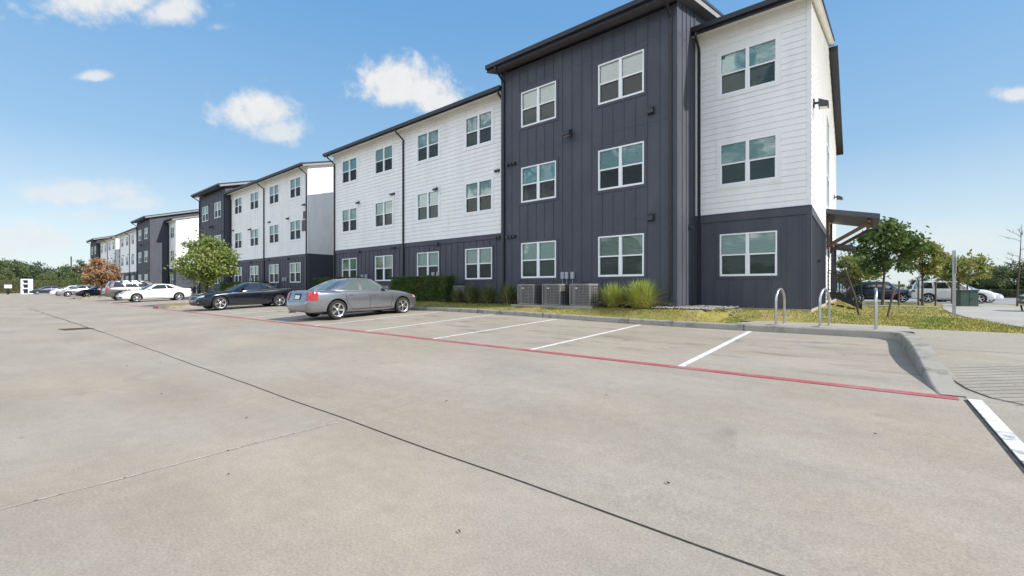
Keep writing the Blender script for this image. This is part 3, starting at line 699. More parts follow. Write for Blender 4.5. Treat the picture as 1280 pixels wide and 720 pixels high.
        bm = BM(); box(bm, min(cb[1] - s * .34 - .05, cb[1] - s * .34 + .05), max(cb[1] - s * .34 - .05, cb[1] - s * .34 + .05), 22.9, 26.5, z1 - t - .11, z1 - t - .005); obj('beam', bm, M_WOOD, cn)
        bm = BM()
        vv = [bm.verts.new(p) for p in ((cb[0], 30.2, 3.55), (ub + s * .95, 30.2, 3.35), (ub + s * .95, 32.4, 3.35), (cb[0], 32.4, 3.55), (cb[0], 30.2, 3.8), (ub + s * .95, 30.2, 3.55), (ub + s * .95, 32.4, 3.55), (cb[0], 32.4, 3.8))]
        for q in ((3, 2, 1, 0), (4, 5, 6, 7), (0, 1, 5, 4), (1, 2, 6, 5), (2, 3, 7, 6), (3, 0, 4, 7)): bm.faces.new([vv[i] for i in q])
        obj('canopy', bm, M_DARK, R)
        # ---- steps and railing
        bm = BM()
        box(bm, *sorted((ub + s * .03, ub + s * .35)), 23.4, 26.0, .98, 1.06)
        for k in range(3):
            x0 = ub + s * (.35 + k * .28); box(bm, *sorted((x0, x0 + s * .29)), 23.4, 26.0, .98 - .165 * (k + 1), 1.05 - .165 * (k + 1))
        for y in (23.36, 26.0):
            vv = [bm.verts.new(p) for q in (y, y + .04) for p in ((ub + s * .03, q, .85), (ub + s * .35, q, .80), (ub + s * 1.22, q, .34), (ub + s * 1.22, q, .55), (ub + s * .35, q, 1.08), (ub + s * .03, q, 1.08))]
            bm.faces.new(vv[:6]); bm.faces.new(vv[6:][::-1])
            for k in range(6): bm.faces.new((vv[k], vv[(k + 1) % 6], vv[6 + (k + 1) % 6], vv[6 + k]))
        st = obj('entry_steps', bm, M_BLACK, R)
        for y in (23.38, 26.02):
            bm = BM(); hp = [(ub + s * .06, 2.02), (ub + s * .35, 2.0), (ub + s * 1.2, 1.52)]
            tube(bm, [(x, y, z) for x, z in hp] + [(ub + s * 1.2, y, 1.50)], .022, 6); tube(bm, [(x, y, z - .10) for x, z in hp], .014, 6); tube(bm, [(x, y, z - .84) for x, z in hp], .014, 6)
            tube(bm, [(hp[0][0], y, .9), (hp[0][0], y, 2.02)], .022, 6); tube(bm, [(hp[2][0], y, .35), (hp[2][0], y, 1.52)], .024, 6)
            for k in range(1, 11):
                x = lerp(hp[0][0], hp[2][0], k / 11); xx = abs(x - ub); zt = 2.0 if xx < .35 else lerp(2.0, 1.52, (xx - .35) / .85)
                tube(bm, [(x, y, zt - .84), (x, y, zt - .10)], .014, 5)
            obj('railing', bm, M_BLACK, R)
        # ---- tall dark block
        a, b = mir(-11.6, -4.45, m); v0 = 13.65; P = Pf(v0)
        hs = [(*mir(x0, x0 + WW, m), z, z + WH) for x0 in (-10.54, -7.13) for z in ZS]
        obj('dark_siding', bb_wall(P, a, b, .60, 10.12, hs, joints=(3.55, 6.62, 9.35)), M_DARK, R)
        for i, h in enumerate(hs): window(R, h[0], v0, h[2], 'full' if m or i in (0, 2, 3) else 'half', (2, 0, 0, 0, 0, 1)[i] if m else (0, 1, 2, 2, 0, 2)[i])
        for uu, PP in ((b, Pr(b)), (a, Pl(a))):
            bm = bb_wall(PP, v0, 15.62 if uu == (b if not m else a) else 14.12, .60, 11.0, (), sp=.42, joints=(3.55, 6.62, 9.35), edge=.09)
            gable(bm, [(13.15, 10.08, PITCH)]); obj('dark_siding', bm, M_DARK, R)
        roof_slab(R, a, b, 13.12, 10.36, side=0.34, sm=M_SOFD)
        # upper flanks of the tall block above its neighbours
        for uu, vs_ in ((a + .01, 14.1), (b - .01, 14.1)):
            bm = BM(); quad(bm, (uu, vs_, 9.2), (uu, RIDGE, 9.2), (uu, RIDGE, 10.1 + PITCH * (RIDGE - 13.1)), (uu, vs_, 10.1 + PITCH * (vs_ - 13.1))); obj('dark_siding', bm, M_DARK, R)
        bm = BM(); pbox(bm, P, a, b, .15, .60, -.1, .02); obj('plinth', bm, M_PLINTH, R)
        bm = BM(); Q = Pf(15.6); pbox(bm, Q, *mir(-4.45, -1.15, m), .15, .62, -.1, .02); obj('plinth', bm, M_PLINTH, R); bm = BM(); Q = Pf(14.1); pbox(bm, Q, *mir(-25.9, -11.6, m), .15, .62, -.1, .02); obj('plinth', bm, M_PLINTH, R)
        P = Pf(v0); wall_lamp(R, P, X(-8.28), 6.94, 1.35)
        for z in (7.0, 3.55): vent(R, P, X(-5.25), z, 1, .11)
        for z in (6.32, 3.35): vent(R, P, X(-11.05), z, 3, .055, .17)
        for d in (-.18, 0, .24): meter(R, P, X(-8.40) + d, 1.72, .14, .26)
        vent(R, Pr(b) if not m else Pl(a), 14.9, 3.3, 1, .06)
        # ---- long white block
        a, b = mir(-25.9, -11.6, m); v0 = 14.1; P = Pf(v0)
        xs = (-14.15, -17.62, -21.35, -24.87)
        hs = [(*mir(x0, x0 + WW, m), z, z + WH) for x0 in xs for z in ZS]
        up = [h for h in hs if h[2] > 3]; dn = [h for h in hs if h[2] < 3]
        obj('white_siding', lap_wall(P, a, b, BAND + .0, 9.62, up), M_WHITE, R)
        obj('dark_siding', bb_wall(P, a, b, .62, BAND - .22, dn), M_DARK, R)
        bm = BM(); pbox(bm, P, a, b, BAND - .22, BAND, 0, .034); obj('band_board', bm, M_DARK, R)
        for h in hs: window(R, h[0], v0, h[2], 'full' if rb.random() < .35 and not m else 'half', rb.choice((0, 0, 1, 2)) if not m else rb.choice((0, 1, 2, 2)), h[2] > 3)
        bm = BM()
        e0, e1 = (a, b) if not m else (a, b)
        pbox(bm, P, a - .02, a + .09, BAND, 9.62, 0, .036) ; pbox(bm, P, b - .09, b + .0, BAND, 9.62, 0, .036)
        obj('corner_board', bm, M_TRIM, R)
        roof_slab(R, a + (.3 if m else 0), b - (0 if m else .3), 13.62, 9.66, th=.2, side=.3)
        for x in (-25.75, -18.74, -11.72): downspout(R, X(x), v0, 9.62, 13.62)
        downspout(R, X(-11.45), 13.65, 10.34, 13.12) if not m else downspout(R, X(-11.45), 13.65, 10.34, 13.12)
        downspout(R, X(-4.62), 13.65, 10.34, 13.12); downspout(R, X(-4.30), 15.6, 10.0, 15.15)
        wall_lamp(R, P, X(-16.1), 6.1, .9); vent(R, P, X(-12.2), 6.33, 2, .05); wall_lamp(R, P, X(-23.0), 6.3, .8); vent(R, P, X(-19.7), 6.35, 3, .045, .14)
        for x in (-16.05, -22.95): vent(R, P, X(x), 3.42, 1, .085)
        vent(R, P, X(-12.15), 3.46, 2, .06); vent(R, P, X(-19.6), 3.45, 3, .05, .15)
        for x in (-16.35, -16.0, -22.6, -22.2): meter(R, P, X(x), 1.9, .2, .28)
        # side wall of the middle recess
        PP = Pl(a) if not m else Pr(b); u_ = a if not m else b
        bm = lap_wall(PP, 14.1, 25.2, BAND, 12.8); gable(bm, [(13.62, 9.46, PITCH)]); obj('white_siding', bm, M_WHITE, R)
        obj('dark_siding', bb_wall(PP, 14.1, 18.0, .62, BAND - .22), M_DARK, R)
        bm = BM(); pbox(bm, PP, 14.1, 18.0, BAND - .22, BAND, 0, .034); obj('band_board', bm, M_DARK, R)
        if m: wall_lamp(R, P, b - .45, 7.0, .8); 
        # back
        bm = BM(); a, b = mir(-27.6, -1.15, m); quad(bm, (a, 33, .3), (b, 33, .3), (b, 33, 9.9), (a, 33, 9.9)); obj('back_wall', bm, M_WHITE, R)
        bm = BM(); e = .35; aa, bb_ = (a, b + e) if not m else (a - e, b)
        vv = [bm.verts.new(p) for p in ((aa, 25.1, 12.30), (bb_, 25.1, 12.30), (bb_, 33.7, 9.55), (aa, 33.7, 9.55), (aa, 25.1, 12.56), (bb_, 25.1, 12.56), (bb_, 33.7, 9.81), (aa, 33.7, 9.81))]
        for q in ((3, 2, 1, 0), (4, 5, 6, 7), (0, 1, 5, 4), (1, 2, 6, 5), (2, 3, 7, 6), (3, 0, 4, 7)): bm.faces.new([vv[i] for i in q])
        obj('back_roof', bm, M_FASCIA, R)
    # middle recess
    P = Pf(18.0); a, b = -29.3, -25.9
    obj('dark_siding', bb_wall(P, a, b, .62, BAND), M_DARK, R); obj('white_siding', lap_wall(P, a, b, BAND, 9.3), M_WHITE, R)
    roof_slab(R, a, b, 17.5, 9.5, side=-.02)
    # small plaques on the left wing by the recess
    bm = BM(); P = Pf(14.1); pbox(bm, P, -29.92, -29.52, 6.05, 6.55, .02, .06); q = obj('wall_plaque', bm, M_VENT, R)
    bm = BM(); pbox(bm, P, -30.1, -29.52, 5.2, 5.95, .02, .06); obj('wall_plaque', bm, M_VENT, R)
    return R
B1 = building('nearest three-storey apartment building, white lap siding and dark blue-grey board siding, side canopy and steps', 'apartment buildings along the parking bays')
B2 = copy_tree(B1); B2.location.x += -66.0
B2['label'] = 'farther three-storey apartment building behind the brown-leaved tree and the distant parked cars'
# ------------------------------------------------------------------ cars
def paint(name, c, metal=0.5, rough=0.32):
    m = mat(name, c, rough, metal, 0.5, 1.0); return m
M_TYRE = nmat('tyre_rubber', (0.018, 0.018, 0.018), (0.03, 0.03, 0.03), 20, 0.85)
M_RIM = mat('alloy_rim', (0.68, 0.68, 0.69), 0.28, 0.9); M_RIMD = mat('rim_shadow', (0.02, 0.02, 0.02), 0.7); M_RIMG = mat('dark_alloy', (0.12, 0.12, 0.125), 0.35, 0.8)
M_CGLASS = mat('car_glass', (0.018, 0.022, 0.024), 0.03, 0.0, 1.0, 1.0)
M_CGLASS2 = mat('car_glass_light', (0.10, 0.135, 0.13), 0.03, 0.0, 1.0, 1.0)
M_CHROME = mat('chrome', (0.75, 0.75, 0.76), 0.12, 1.0); M_PLAST = mat('black_plastic', (0.02, 0.02, 0.021), 0.5)
M_TAIL = mat('tail_lamp', (0.36, 0.008, 0.012), 0.12, 0, 0.6, 1.0); M_HEAD = mat('head_lamp', (0.55, 0.57, 0.60), 0.08, 0.35, 0.8, 1.0); M_AMBER = mat('amber_lamp', (0.7, 0.22, 0.04), 0.2, 0, .5, 1.0)
M_PLATE = mat('licence_plate', (0.78, 0.78, 0.76), 0.5); M_SEAM = mat('panel_gap', (0.012, 0.012, 0.013), 0.8)
def cr(p0, p1, p2, p3, t):
    return 0.5 * ((2 * p1) + (-p0 + p2) * t + (2 * p0 - 5 * p1 + 4 * p2 - p3) * t * t + (-p0 + 3 * p1 - 3 * p2 + p3) * t ** 3)
def interp_st(st, n):
    """resample body stations (tuples) with a smooth curve, n samples per interval"""
    out = []
    for i in range(len(st) - 1):
        a, b, c, d = st[max(i - 1, 0)], st[i], st[i + 1], st[min(i + 2, len(st) - 1)]
        m = n if abs(c[0] - b[0]) > .25 else 2
        for k in range(m): out.append(tuple(cr(a[j], b[j], c[j], d[j], k / m) if j else lerp(b[0], c[0], k / m) for j in range(5)))
    out.append(st[-1]); return out
def section(hw, zb, zs_, zt):
    h = zs_ - zb; dz = zt - zs_
    return [(0, zb), (.55 * hw, zb - .0), (.84 * hw, zb + .01), (.94 * hw, zb + .06), (.975 * hw, zb + .16 * h + .04), (.985 * hw, zb + .30 * h), (1.0 * hw, zb + .52 * h), (.998 * hw, zb + .72 * h), (.985 * hw, zs_ - .07 * h - .02), (.955 * hw, zs_ - .005), (.90 * hw, zs_ + .38 * dz), (.78 * hw, zs_ + .72 * dz), (.5 * hw, zs_ + .94 * dz), (0, zt)]
def car(name, label, cat, loc, rz, S, group=None):
    R = empty(name, loc, label, cat, group, rz); PM = S['paint']; st = S['st']; WB = S['wb']; WR = S.get('wr', .325); TR = S['tr']
    xr, xf = S['xr'], S['xr'] + WB
    bm = BM(); rings = []
    for s in interp_st(st, 5):
        x, zb, zs_, zt, hw = s; sec = section(hw, zb, zs_, zt)
        ring = [bm.verts.new((x, y, z)) for y, z in sec] + [bm.verts.new((x, -y, z)) for y, z in sec[-2:0:-1]]
        rings.append(ring)
    n = len(rings[0])
    for i in range(len(rings) - 1):
        for k in range(n): bm.faces.new((rings[i][k], rings[i][(k + 1) % n], rings[i + 1][(k + 1) % n], rings[i + 1][k]))
    bm.faces.new(rings[0][::-1]); bm.faces.new(rings[-1])
    body = obj('body', bm, [PM, M_PLAST], R, local=True, smooth=38)
    # wheel arches cut out of the closed shell
    cb = BM()
    for x in (xr, xf):
        for sy in (-1, 1):
            T = Matrix.Translation((x, sy * (TR + .02), WR + .01)) @ Matrix.Rotation(pi / 2, 4, 'X')
            lathe(cb, [(WR + .055, -.17), (WR + .055, .30)], 28, T=lambda p, T=T, sy=sy: T @ Vector((p.x, p.y, p.z if sy < 0 else -p.z)))
    bmesh.ops.recalc_face_normals(cb, faces=cb.faces)
    cme = bpy.data.meshes.new('cut'); cb.to_mesh(cme); cb.free(); cme.materials.append(M_PLAST); co = bpy.data.objects.new('cut', cme); COL.objects.link(co)
    md = body.modifiers.new('b', 'BOOLEAN'); md.object = co; md.solver = 'EXACT'; md.operation = 'DIFFERENCE'; md.material_mode = 'TRANSFER'
    wp = body.parent; body.parent = None
    bpy.context.view_layer.update(); dg = bpy.context.evaluated_depsgraph_get()
    me2 = bpy.data.meshes.new_from_object(body.evaluated_get(dg)); body.modifiers.clear(); body.data = me2; body.parent = wp
    bpy.data.objects.remove(co)
    tb = BM(); tb.from_mesh(me2); tree = BVHTree.FromBMesh(tb); tb.free()
    # ---- cabin
    c = S['cab']; zb0, H, yb, yr = c['zb'], S['h'], c['yb'], c['yr']
    XW, XT, XRT, XRB = c['w'], c['wt'], c['rt'], c['rb']          # windshield foot, roof front, roof rear, rear foot
    def beltz(x): return zb0 + c.get('rise', 0) * (XW - x) / (XW - XRB)
    def roofz(x):
        t = (x - XRT) / (XT - XRT); return H - c.get('arc', .06) * (2 * t - c.get('pk', 1.1)) ** 2
    wrap = .30; rwrap = c.get('rwrap', .22)
    def side(a, b, s=1, o=0):
        """a: 0 front pillar ... 1 rear pillar, b: 0 belt ... 1 roof"""
        xb_, xt_ = lerp(XW - wrap, XRB + rwrap, a), lerp(XT - .10, XRT + .06, a)
        sb = sin(pi * b) * .018; narrow = .07 * max(0, (a - .75) / .25) ** 2 + .05 * max(0, (.22 - a) / .22) ** 2
        bulge = sin(pi * min(1, b)) * .02
        return Vector((lerp(xb_, xt_, b), s * (lerp(yb, yr, b ** 1.15) + bulge - narrow + o), lerp(beltz(xb_) - .04, roofz(xt_) - .035, b)))
    def shield(a, b, front=True, o=0):
        """a: -1..1 across, b: 0 foot ... 1 roof"""
        e = side(0, b) if front else side(1, b); y = abs(e.y) * a
        xc = lerp(XW, XT, b) if front else lerp(XRB, XRT, b); zc = lerp(beltz(xc) + .0, roofz(XT if front else XRT) + .0, b)
        t = abs(a) ** 2.4; sg = 1 if front else -1
        return Vector((lerp(xc, e.x, t) + sg * (sin(pi * b) * .03 + o * .6), y, lerp(zc, e.z, t) + o * .8))
    bm = BM()
    def patch(bm, f, a0, a1, b0, b1, na, nb):
        V = [[bm.verts.new(f(lerp(a0, a1, i / na), lerp(b0, b1, j / nb))) for j in range(nb + 1)] for i in range(na + 1)]
        for i in range(na):
            for j in range(nb): bm.faces.new((V[i][j], V[i + 1][j], V[i + 1][j + 1], V[i][j + 1]))
    for s in (1, -1): patch(bm, lambda a, b: side(a, b, s), 0, 1, 0, 1, 16, 6)
    patch(bm, lambda a, b: shield(a, b, True), -1, 1, 0, 1, 14, 5); patch(bm, lambda a, b: shield(a, b, False), -1, 1, 0, 1, 14, 5)
    def roof(a, t):
        p = side(a, 1); y = p.y * t; f0, r0 = shield(t, 1, True), shield(t, 1, False)
        x = lerp(f0.x, r0.x, a); e = 1 - abs(t) ** 2.5
        return Vector((x, y, p.z + .035 * e if 0 < a < 1 else lerp(f0.z, r0.z, a)))
    patch(bm, roof, 0, 1, -1, 1, 12, 14)
    bmesh.ops.remove_doubles(bm, verts=bm.verts, dist=.012)
    obj('cabin', bm, S.get('cabin_paint', PM), R, local=True, smooth=50)
    # ---- glass
    GM = S.get('glass', M_CGLASS)
    def gpatch(nm, f, a0, a1, b0, b1, m=GM, na=8, nb=5):
        bm = BM(); patch(bm, f, a0, a1, b0, b1, na, nb); return obj(nm, bm, m, R, local=True, smooth=60)
    gpatch('windshield', lambda a, b: shield(a, b, True, .010), -.90, .90, .06, .93, na=14)
    gpatch('rear_window', lambda a, b: shield(a, b, False, .010), -.86, .86, .10, .90, na=14)
    for s in (1, -1):
        for (a0, a1, sk0, sk1) in c['win']:
            def f(t, b, a0=a0, a1=a1, sk0=sk0, sk1=sk1): return side(lerp(a0 + sk0 * b, a1 + sk1 * b, t), lerp(.17, .87, b) if not c.get('arcwin') else lerp(.17, .87, b) , s, .006)
            gpatch('side_window', f, 0, 1, 0, 1)
        if c.get('trim'):
            bm = BM(); a0, a1 = c['win'][0][0] - .01, c['win'][-1][1] + .015; sk = c['win'][-1][3]
            tube(bm, [side(lerp(a0, a1, i / 10), .155, s, .008) for i in range(11)], .008, 5)
            tube(bm, [side(lerp(a0 + .0, a1 + sk, i / 10), .89, s, .008) for i in range(11)], .008, 5)
            tube(bm, [side(a1 + sk * (i / 5), lerp(.155, .89, i / 5), s, .008) for i in range(6)], .008, 5)
            tube(bm, [side(a0 + .0 * i, lerp(.155, .89, i / 5), s, .008) for i in range(6)], .008, 5); obj('window_trim', bm, M_CHROME, R, local=True)
        # mirror
        p = side(.04, .20, s, .0); bm = BM(); box(bm, -.10, .08, .05, .24, -.01, .13); bev(bm, .03, 2); box(bm, -.02, .03, -.02, .08, -.01, .03)
        for v in bm.verts: v.co = Vector((v.co.x + p.x - .06, s * (abs(p.y) + v.co.y), v.co.z + p.z - .01))
        obj('mirror', bm, PM, R, local=True, smooth=40)
    # ---- things laid on the body surface
    def hit(o, d):
        r = tree.ray_cast(Vector(o), Vector(d)); return r[0], r[1]
    def on_side(x, z, s, off=.004):
        p, nn = hit((x, s * 1.6, z), (0, -s, 0)); return (p + nn * off) if p else None
    def on_end(y, z, front, off=.006):
        d = 1 if front else -1; p, nn = hit((d * 3.5, y, z), (-d, 0, 0)); return (p + nn * off) if p else None
    def line(bm, pts, s, w=.006):
        P = [on_side(x, z, s, .001) for x, z in pts]; P = [p for p in P if p and abs(p.y) > .5]
        if len(P) > 1: tube(bm, P, w, 4)
    def pth(pts, k=6):
        o = []
        for i in range(len(pts) - 1): o += [(lerp(pts[i][0], pts[i + 1][0], j / k), lerp(pts[i][1], pts[i + 1][1], j / k)) for j in range(k)]
        return o + [pts[-1]]
    for s in (1, -1):
        for d in S['doors']:
            bm = BM(); line(bm, pth(d['pts']), s, .007); obj('door_seam', bm, M_SEAM, R, local=True)
            hx, hz = d['handle']; p = on_side(hx, hz, s, .012)
            if p: bm = BM(); box(bm, p.x - .09, p.x + .09, p.y - .014, p.y + .014, p.z - .014, p.z + .014); bev(bm, .008); obj('door_handle', bm, d.get('hm', PM), R, local=True)
        bm = BM(); line(bm, pth([(xr + WR + .09, st[4][1] + .10), (xf - WR - .09, st[4][1] + .10)], 12), s, .009); obj('sill_trim', bm, M_PLAST, R, local=True)
    def lamp(nm, m, cx, cy, a0, a1, z0, z1, s, skew=0.0, taper=(1, 1), na=12, nb=6, off=.014):
        """patch swept round a corner: angle 0 points straight to the end, 90 to the side"""
        bm = BM(); V = []
        for i in range(na + 1):
            t = i / na; an = radians(lerp(a0, a1, t)); d = Vector((cos(an) * (1 if cx > 0 else -1), s * sin(an), 0)); row = []
            zl, zh = lerp(z0, z0 + skew, t) + (1 - lerp(taper[0], taper[1], t)) * (z1 - z0) * .5, lerp(z1, z1 + skew, t) - (1 - lerp(taper[0], taper[1], t)) * (z1 - z0) * .5
            for j in range(nb + 1):
                o = Vector((cx, s * cy, lerp(zl, zh, j / nb))); p, nn = hit(o + d * 2.5, -d)
                if p is None: p = o + d * .3; nn = d
                row.append(bm.verts.new(p + nn * off))
            V.append(row)
        for i in range(na):
            for j in range(nb): bm.faces.new((V[i][j], V[i + 1][j], V[i + 1][j + 1], V[i][j + 1]))
        return obj(nm, bm, m, R, local=True, smooth=60)
    for s in (1, -1):
        for L_ in S['lamps']: lamp(L_[0], L_[1], *L_[2:8], s, **(L_[8] if len(L_) > 8 else {}))
    def panel(nm, m, y0, y1, z0, z1, front, off=.008, n=8):
        bm = BM(); V = []
        for i in range(n + 1):
            row = []
            for j in range(4):
                p = on_end(lerp(y0, y1, i / n), lerp(z0, z1, j / 3), front, off)
                if p is None: p = Vector(((1 if front else -1) * 2.2, lerp(y0, y1, i / n), lerp(z0, z1, j / 3)))
                row.append(bm.verts.new(p))
            V.append(row)
        for i in range(n):
            for j in range(3): bm.faces.new((V[i][j], V[i + 1][j], V[i + 1][j + 1], V[i][j + 1]))
        return obj(nm, bm, m, R, local=True, smooth=60)
    for q in S['panels']: panel(*q)
    for x0, y0, z0, r in S.get('pipes', []):
        bm = BM(); tube(bm, [(x0 + .25, y0, z0), (x0, y0, z0)], r, 10); obj('exhaust_pipe', bm, M_CHROME, R, local=True)
    bm = BM(); box(bm, xr - .4, xf + .4, -.62, .62, .17, .28); obj('underbody', bm, M_PLAST, R, local=True)
    # ---- wheels
    key = ('wheel', WR, S.get('spokes', 5), S.get('rimm', 0))
    if key not in WHEELS:
        t = BM(); lathe(t, [(WR * .70, -.095), (WR * .93, -.105), (WR * .985, -.085), (WR, -.05), (WR, .05), (WR * .985, .085), (WR * .93, .105), (WR * .70, .095)], 32, closed=True)
        for f in t.faces: f.smooth = True
        r = BM(); rr = WR * .70
        lathe(r, [(rr + .006, .10), (rr + .002, .098), (rr - .018, .088), (rr - .025, .06), (rr - .028, -.02), (rr + .004, -.03)], 32)
        for f in list(r.faces):
            if len(f.verts) > 4: r.faces.remove(f)
        for f in r.faces: f.smooth = True
        sp = S.get('spokes', 5); dbl = S.get('dbl', False)
        for k in range(sp):
            for off in ((-.10, .10) if dbl else (0,)):
                A = 2 * pi * k / sp
                v = []
                w0, w1 = (.016, .014) if dbl else (.030, .022)
                for rad_, zz, w, sh in ((.03, .075, w0, off * .25), (rr - .012, .088, w1, off)):
                    c_ = Vector((cos(A + sh) * rad_, sin(A + sh) * rad_, zz)); n_ = Vector((-sin(A), cos(A), 0)) * w
                    v += [r.verts.new(c_ - n_), r.verts.new(c_ + n_), r.verts.new(c_ + n_ * 1.3 - Vector((0, 0, .035))), r.verts.new(c_ - n_ * 1.3 - Vector((0, 0, .035)))]
                for q in ((0, 1, 5, 4), (1, 2, 6, 5), (3, 0, 4, 7), (2, 3, 7, 6)): r.faces.new([v[i] for i in q])
        lathe(r, [(.052, .04), (.052, .078), (.03, .085), (.0001, .086)], 16)
        d = BM(); lathe(d, [(rr - .02, .0), (.0001, .0)], 24); lathe(d, [(rr * .78, .015), (rr * .78, .03), (.0001, .03)], 24)
        ms = []
        for nm, b_, m_ in (('tyre', t, M_TYRE), ('rim', r, (M_RIM, M_RIMG)[S.get('rimm', 0)]), ('brake_disc', d, M_RIMD)):
            me = bpy.data.meshes.new(nm); b_.to_mesh(me); b_.free(); me.materials.append(m_); ms.append(me)
        WHEELS[key] = ms
    ms = WHEELS[key]
    for x in (xr, xf):
        for s in (1, -1):
            w = bpy.data.objects.new('wheel', ms[0]); COL.objects.link(w); w.parent = R; w.location = (x, s * (TR - .03), WR)
            w.rotation_euler = (radians(-90) if s > 0 else radians(90), 0, 0); w.rotation_euler.rotate_axis('Z', random.uniform(0, 1.2))
            lo('rim', ms[1], w); lo('brake_disc', ms[2], w)
    return R
WHEELS = {}
def tilt(R, loc, out):
    """sit the car on the sloping lot"""
    return R
def sedan(paint_, **k):
    S = dict(paint=paint_, h=1.43, wb=2.72, xr=-1.32, tr=.86, wr=.325,
        st=[(-2.33, .40, .60, .62, .66), (-2.30, .32, .66, .67, .78), (-2.22, .27, .90, .93, .83), (-2.12, .25, .955, 1.0, .865), (-1.6, .22, .945, 1.02, .905), (-.8, .20, .93, .97, .91), (0, .19, .92, .95, .91), (.8, .19, .90, .95, .905), (1.2, .20, .875, .965, .895), (1.7, .20, .80, .88, .88), (2.05, .21, .71, .77, .80), (2.22, .24, .62, .67, .70), (2.30, .32, .52, .55, .56)],
        cab=dict(zb=.94, yb=.80, yr=.57, w=1.22, wt=.36, rt=-1.00, rb=-1.86, arc=.055, pk=1.15, rise=.03, win=[(.03, .47, .10, .0), (.53, .90, .0, -.13)]),
        doors=[dict(pts=[(.92, .88), (.90, .5), (.86, .30), (-.05, .30), (-.06, .9)], handle=(.12, .80)), dict(pts=[(-.05, .30), (-.72, .30), (-.95, .55), (-1.02, .9)], handle=(-.82, .83))],
        lamps=[('headlight', M_HEAD, 1.9, .45, 20, 78, .60, .72, dict(skew=.05, taper=(1, .7))), ('taillight', M_TAIL, -1.9, .45, 8, 62, .70, .93)],
        panels=[('grille', M_PLAST, -.34, .34, .50, .64, True), ('licence_plate', M_PLATE, -.16, .16, .68, .80, False, .012), ('bumper_intake', M_PLAST, -.5, .5, .30, .42, True)])
    S.update(k); return S
P_GREY = paint('silver_grey_paint', (0.27, 0.28, 0.305), 0.75, 0.24); P_NAVY = paint('midnight_blue_paint', (0.012, 0.015, 0.026), 0.5, 0.18); P_WHITE = paint('white_paint_car', (0.78, 0.79, 0.80), 0.0, 0.3)
P_BRONZE = paint('warm_grey_paint', (0.17, 0.155, 0.155), 0.7, 0.3); P_DNAVY = paint('dark_navy_paint', (0.02, 0.03, 0.055), 0.6, 0.25); P_SILV = paint('pale_silver_paint', (0.40, 0.37, 0.38), 0.7, 0.3); P_SLATE = paint('slate_blue_paint', (0.045, 0.055, 0.09), 0.6, 0.3)
NOSE_IN, NOSE_OUT = pi / 2, -pi / 2
def park(u_side, v_mid, half=.91): return u_side - half
def place(R, u, v, rz, zoff=0):
    """follow the slope of the lot under the four wheels"""
    a = 0.021 if v < 12 else 0; R.location = (u, v, lotz(u, v) + zoff)
    R.rotation_euler = (0, -a if rz > 0 else a, rz)
# grey sedan
volvo = sedan(P_GREY, glass=M_CGLASS2,
    panels=[('grille', M_PLAST, -.30, .30, .50, .66, True), ('boot_panel_shadow', P_GREY, -.3, .3, .70, .90, False, .004), ('licence_plate', M_PLATE, -.17, .17, .72, .84, False, .014), ('number_recess', M_PLAST, -.24, .24, .70, .90, False, .009), ('bumper_intake', M_PLAST, -.5, .5, .30, .42, True)],
    lamps=[('headlight', M_HEAD, 1.9, .45, 18, 75, .60, .73, dict(skew=.05)), ('indicator', M_AMBER, 1.9, .45, 75, 84, .64, .74), ('taillight', M_TAIL, -1.82, .40, 24, 70, .67, .95, dict(skew=.0))], spokes=5, dbl=True, pipes=[(-2.36, .5, .26, .035)])
volvo['panels'].pop(1)
R = car('parked_car', 'silver-grey four-door sedan parked nose-in beside the clipped hedge', 'car', (0, 0, 0), NOSE_IN, volvo, 'cars parked in the bays'); place(R, -14.92, 9.10, NOSE_IN)
# dark blue coupe, nose out
coupe = sedan(P_NAVY, h=1.36, wb=2.81, xr=-1.42, wr=.335,
    st=[(-2.33, .42, .60, .62, .62), (-2.29, .32, .72, .73, .76), (-2.20, .27, .90, .94, .83), (-2.08, .25, .955, 1.0, .865), (-1.5, .22, .935, .985, .915), (-.8, .20, .90, .94, .905), (0, .19, .87, .91, .90), (.8, .19, .855, .90, .90), (1.2, .20, .835, .91, .895), (1.7, .20, .77, .85, .885), (2.05, .21, .68, .75, .81), (2.22, .22, .60, .66, .72), (2.32, .30, .52, .56, .56)],
    cab=dict(zb=.90, yb=.79, yr=.55, w=1.00, wt=.12, rt=-1.05, rb=-1.92, arc=.06, pk=1.25, rise=.05, trim=True, win=[(.03, .55, .10, .0), (.58, .86, .0, -.16)]),
    doors=[dict(pts=[(.88, .85), (.86, .45), (.80, .30), (-.45, .30), (-.58, .5), (-.60, .88)], handle=(-.38, .78))],
    lamps=[('headlight', M_HEAD, 1.9, .40, 22, 72, .585, .685, dict(skew=.06, taper=(1, .6))), ('fog_lamp', M_CHROME, 1.9, .40, 34, 42, .34, .40), ('taillight', M_TAIL, -1.9, .45, 8, 62, .74, .88)],
    panels=[('grille', M_PLAST, .03, .26, .50, .66, True, .012), ('grille', M_PLAST, -.26, -.03, .50, .66, True, .012), ('bumper_intake', M_PLAST, -.62, .62, .25, .38, True), ('licence_plate', M_PLATE, -.16, .16, .70, .80, False, .012)], spokes=5, dbl=True)
R = car('parked_car', 'dark blue two-door coupe parked nose-out between the green tree and the grey sedan', 'car', (0, 0, 0), NOSE_OUT, coupe, 'cars parked in the bays'); place(R, -25.55, 8.90, NOSE_OUT)
